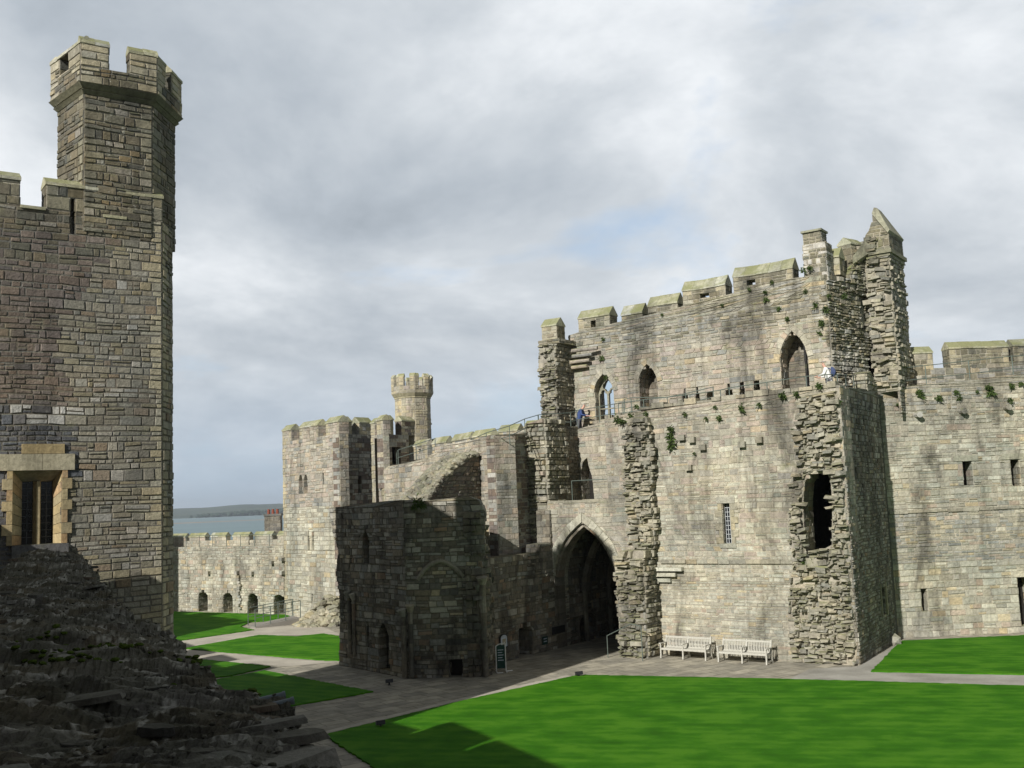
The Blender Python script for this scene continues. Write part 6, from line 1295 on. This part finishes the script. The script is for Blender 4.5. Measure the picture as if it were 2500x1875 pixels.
def person(loc, rz, label, jac, trou, hairc, lean=.12, female=False, hat=False):
    root = thing('person', label, 'person', loc); root.rotation_euler = (0,0,rz)
    sk = plain('skin', (.55,.33,.25), .6); mj = plain('jacket', jac, .8); mt = plain('trousers', trou, .85); mh = plain('hair', hairc, .9); ms = plain('shoes', (.05,.04,.035), .6)
    # local axes: +y forward, x to the side
    L = lean; k = .95 if female else 1.0
    def P(x,y,z): return (x*k, y, z*k)
    J = [(P(0,0,.95),.14),(P(0,.03+L*.4,1.15),.13),(P(0,.04+L,1.38),.14),(P(0,.06+L*1.3,1.50),.06),(P(0,.11+L*1.5,1.60),.075),(P(0,.13+L*1.6,1.70),.09),
         (P(-.11,0,.86),.10),(P(-.12,.05,.50),.065),(P(-.12,0,.10),.045),(P(-.12,.16,.04),.04),(P(.11,0,.86),.10),(P(.12,-.02,.50),.065),(P(.12,-.12,.10),.045),(P(.12,.03,.04),.04),
         (P(-.20,.03+L,1.40),.065),(P(-.26,.12+L,1.14),.05),(P(-.20,.40+L,1.08),.036),(P(-.19,.47+L,1.07),.03),
         (P(.20,.03+L,1.40),.065),(P(.27,.10+L,1.13),.05),(P(.22,.36+L,1.06),.036),(P(.21,.43+L,1.05),.03)]
    E_ = [(0,1),(1,2),(2,3),(3,4),(4,5),(0,6),(6,7),(7,8),(8,9),(0,10),(10,11),(11,12),(12,13),(2,14),(14,15),(15,16),(16,17),(2,18),(18,19),(19,20),(20,21)]
    n0 = len(J)
    for hand, base in ((17,-1),(21,1)):
        hx, hy, hz = J[hand][0]
        for q in range(4):
            i0 = len(J); J.append(((hx+(q-1.5)*.018, hy+.05, hz), .009)); J.append(((hx+(q-1.5)*.019, hy+.085-.006*abs(q-1.5), hz-.03), .008)); E_ += [(hand,i0),(i0,i0+1)]
        i0 = len(J); J.append(((hx-base*.04, hy+.03, hz-.01), .010)); E_.append((hand,i0))
    body = skin('body', J, E_, sk, root)
    T = [(P(0,-.02,.72),(.20,.16)),(P(0,-.01,.90),(.21,.17)),(P(0,.02+L*.4,1.12),(.22,.17)),(P(0,.03+L,1.36),(.22,.16)),(P(0,.05+L*1.2,1.46),.09),(P(-.21,.03+L,1.40),.085),(P(-.27,.12+L,1.14),.068),(P(-.21,.38+L,1.085),.05),(P(.21,.03+L,1.40),.085),(P(.28,.10+L,1.13),.068),(P(.23,.34+L,1.065),.05)]
    skin('jacket', T, [(0,1),(1,2),(2,3),(3,4),(3,5),(5,6),(6,7),(3,8),(8,9),(9,10)], mj, root)
    Q_ = [(P(0,0,.96),(.155,.12)),(P(-.11,0,.85),.115),(P(-.12,.05,.50),.085),(P(-.12,0,.10),.065),(P(.11,0,.85),.115),(P(.12,-.02,.50),.085),(P(.12,-.12,.10),.065)]
    skin('trousers', Q_, [(0,1),(1,2),(2,3),(0,4),(4,5),(5,6)], mt, root)
    hx, hy, hz = P(0,.13+L*1.6,1.70)
    H_ = [((hx,hy-.05,hz+.02),.115),((hx,hy-.045,hz+.06),.105)] if not hat else [((hx,hy-.03,hz+.03),.125),((hx,hy-.03,hz+.08),.10)]
    skin('hat' if hat else 'hair', H_, [(0,1)], mh, root)
    mb = MB(); rng = random.Random(2); f = hy+.085
    mb.box((hx,f+.012,hz-.01),.022,.03,.04,None,(1,1,1,1)); no = mb.build('nose', sk, None); no.parent = root
    mb = MB()
    for s in (-1,1): mb.box((hx+s*.032,f-.003,hz+.008),.02,.012,.01)
    mb.box((hx,f-.004,hz-.05),.04,.01,.008); ey = mb.build('eyes_and_mouth', ms, None); ey.parent = root
    mb = MB()
    for s in (-1,1): mb.box((hx+s*.092,hy,hz-.005),.016,.03,.055)
    er = mb.build('ears', sk, None); er.parent = root
    for s, yy in ((-1,.06),(1,-.06)): mb = MB(); mb.box((s*.12*k, yy, .04), .09, .27, .08); q = mb.build('shoe', ms, None); q.parent = root
    return root
mp_s, mp_z = G.px(1259,872,-4.3); man = person(G.P(mp_s-.3,-4.3,mp_z-1.76), R_(-34.6-75), 'person with white hair in a dark blue jacket leaning forward by the railing', (.045,.075,.20), (.12,.12,.13), (.75,.72,.68), lean=.14)
wp_s, wp_z = G.px(1779,810,-.75); wom = person(G.P(wp_s+.2,-.85,11.36), R_(-34.6+100), 'person in a white hooded jacket and grey hat walking behind the railing', (.78,.77,.74), (.15,.14,.16), (.30,.29,.30), lean=.06, female=True, hat=True)
bpk = thing('backpack', 'dark blue backpack worn by the person in white', 'backpack', wom.location); bpk.rotation_euler = wom.rotation_euler
mbk = plain('backpack_fabric', (.04,.06,.14), .7)
def loc_part(name, fn, mat, root): mb = MB(); fn(mb); o = mb.build(name, mat, None); o.parent = root; return o
def fbag(mb):
    for i in range(5):
        f0, f1 = i/5, (i+1)/5; ww = lambda f: .15*(1-.35*abs(f-.4)**1.5*2); dd = lambda f: .19*math.sin(math.pi*(.15+.7*f))
        A = [Vector((x*ww(f0), -.12-y*dd(f0), .98+.42*f0)) for x,y in ((-1,0),(1,0),(.8,1),(-.8,1))]; Bq = [Vector((x*ww(f1), -.12-y*dd(f1), .98+.42*f1)) for x,y in ((-1,0),(1,0),(.8,1),(-.8,1))]; mb.prism(A, Bq, (1,1,1,1))
loc_part('bag', fbag, mbk, bpk)
def fstr(mb):
    for s in (-1,1): mb.tube((s*.12,-.10,1.32),(s*.13,.10,1.40),.02,.02,6); mb.tube((s*.13,.10,1.40),(s*.15,.14,1.12),.02,.02,6)
loc_part('straps', fstr, mbk, bpk)
# a lily of the wall: ferns and valerian tufts growing in the joints
def make_tuft(seed, nbl=46, sz=.22):
    rng = random.Random(seed); mb = MB()
    for i in range(nbl):
        a = rng.uniform(0,6.28); el = rng.uniform(-.5,1.2); d = Vector((math.cos(a)*math.cos(el), math.sin(a)*math.cos(el), math.sin(el))); l = sz*rng.uniform(.5,1.25); s = d.cross(Vector((0,0,1))); s = s.normalized()*l*.16 if s.length > .01 else Vector((.02,0,0))
        o0 = Vector((rng.gauss(0,.05),rng.gauss(0,.05),rng.gauss(0,.07)))
        p1 = o0+d*l*.5+Vector((0,0,.03)); p2 = o0+d*l-Vector((0,0,l*.25)); mb.add([o0, p1+s, p2, p1-s], [[0,1,2],[0,2,3]], (1,1,1,1))
    return mb
tprotos = {}
def tuft(fr, x, y, d, sc, label, grp, mesh_seed):
    sc *= .8
    s_, z_ = fr.px(x, y, d); p = fr.P(s_, d+.03, z_)
    if mesh_seed not in tprotos: o = make_tuft(mesh_seed).build('wall_plant', M_['fern']); tprotos[mesh_seed] = o
    else: o = tprotos[mesh_seed].copy(); col.objects.link(o)
    o.location = p; o.scale = (sc,sc,sc); o.rotation_euler = (0,0,random.Random(int(x*7+y)).uniform(0,6)); tag(o, label, 'plant', grp)
rngp = random.Random(6)
for i,(x,y,sc) in enumerate(((1333,907,1.1),(1345,912,1.3),(1362,898,1.0),(1395,895,.8),(1450,945,1.6),(1452,962,1.6),(1449,928,1.2),(1545,880,.7),(1553,905,.9),(1525,905,.7),(1602,885,1.0),(1690,857,1.3),(1720,852,1.0),(1770,835,1.0),(1640,875,.8),(1770,962,.8),(1740,1215,1.2),(1755,1212,.9),(1742,1240,.7),(1480,895,.8),(1600,880,.7),(1812,868,.8),(1500,980,.6),(1375,880,.8),(1712,930,.6))):
    tuft(G, x, y, .12, sc, 'small green plant rooted in the joints of the gatehouse front wall', 'plants on the gatehouse front wall', i%5)
for i,(x,y,sc) in enumerate(((1303,733,.8),(1300,775,1.0),(1310,815,.9),(1618,625,.7),(1653,632,.8),(1655,648,1.0),(1682,668,.8),(1668,610,.8),(1735,585,1.0),(1750,580,1.0),(1762,660,1.2),(1775,700,1.1),(1786,670,1.3),(1770,720,.8),(1790,640,.8),(1825,640,1.1),(1700,690,.8),(1430,680,.6),(1740,630,.7),(1560,660,.7))):
    tuft(G, x, y, UD+.08, sc, 'small green plant rooted high in the upper storey masonry', 'plants on the upper storey', (i+2)%5)
for i,(x,y,sc) in enumerate(((1985,848,1.2),(1990,856,1.2),(2028,862,1.1),(2065,848,1.0),(2072,860,.9),(2136,838,1.2),(2140,850,1.4),(2185,835,1.0),(2183,866,1.1),(1945,856,.8),(1940,875,.7),(2205,830,.9),(1948,840,.7),(2110,846,.6))):
    tuft(R, x, y, .1, sc, 'small green fern growing near the top of the right-hand wall', 'plants on the right-hand wall', (i+1)%5)
for i,(x,y,sc) in enumerate(((905,1088,1.5),(897,1096,1.2),(913,1092,1.2))):
    tuft(BF, x, y, .1, sc, 'dark green tuft near the top of the shade-darkened ruin', 'plants on the blackened ruin', i)
# loose stone by the gatehouse foot
mb = MB(); p = g(1932,1393); mb.blob((p.x,p.y,.2), .38, (.42,.40,.34,1), random.Random(3), (1.1,1,.8)); tag(mb.build('boulder', M_['far']), 'single pale boulder at the far foot of the gatehouse side wall', 'stone')

# ================================================================== AIR
mh_, th_, bh_ = mat_base('air_haze'); th_.nodes.remove(bh_)
pv = nd(th_, 'ShaderNodeVolumePrincipled'); pv.inputs['Color'].default_value = (.78,.86,.95,1); pv.inputs['Density'].default_value = .00011; pv.inputs['Anisotropy'].default_value = 0.2
th_.links.new(pv.outputs[0], [n for n in th_.nodes if n.type == 'OUTPUT_MATERIAL'][0].inputs['Volume'])
mb = MB(); mb.prism([Vector((x,y,-8)) for x,y in ((-9500,-120),(9500,-120),(9500,9500),(-9500,9500))],[Vector((x,y,115)) for x,y in ((-9500,-120),(9500,-120),(9500,9500),(-9500,9500))],(1,1,1,1))
hz = mb.build('haze', mh_); hz['kind'] = 'stuff'; hz['label'] = 'thin sea haze in the air over the water and far shore'; hz['category'] = 'haze'
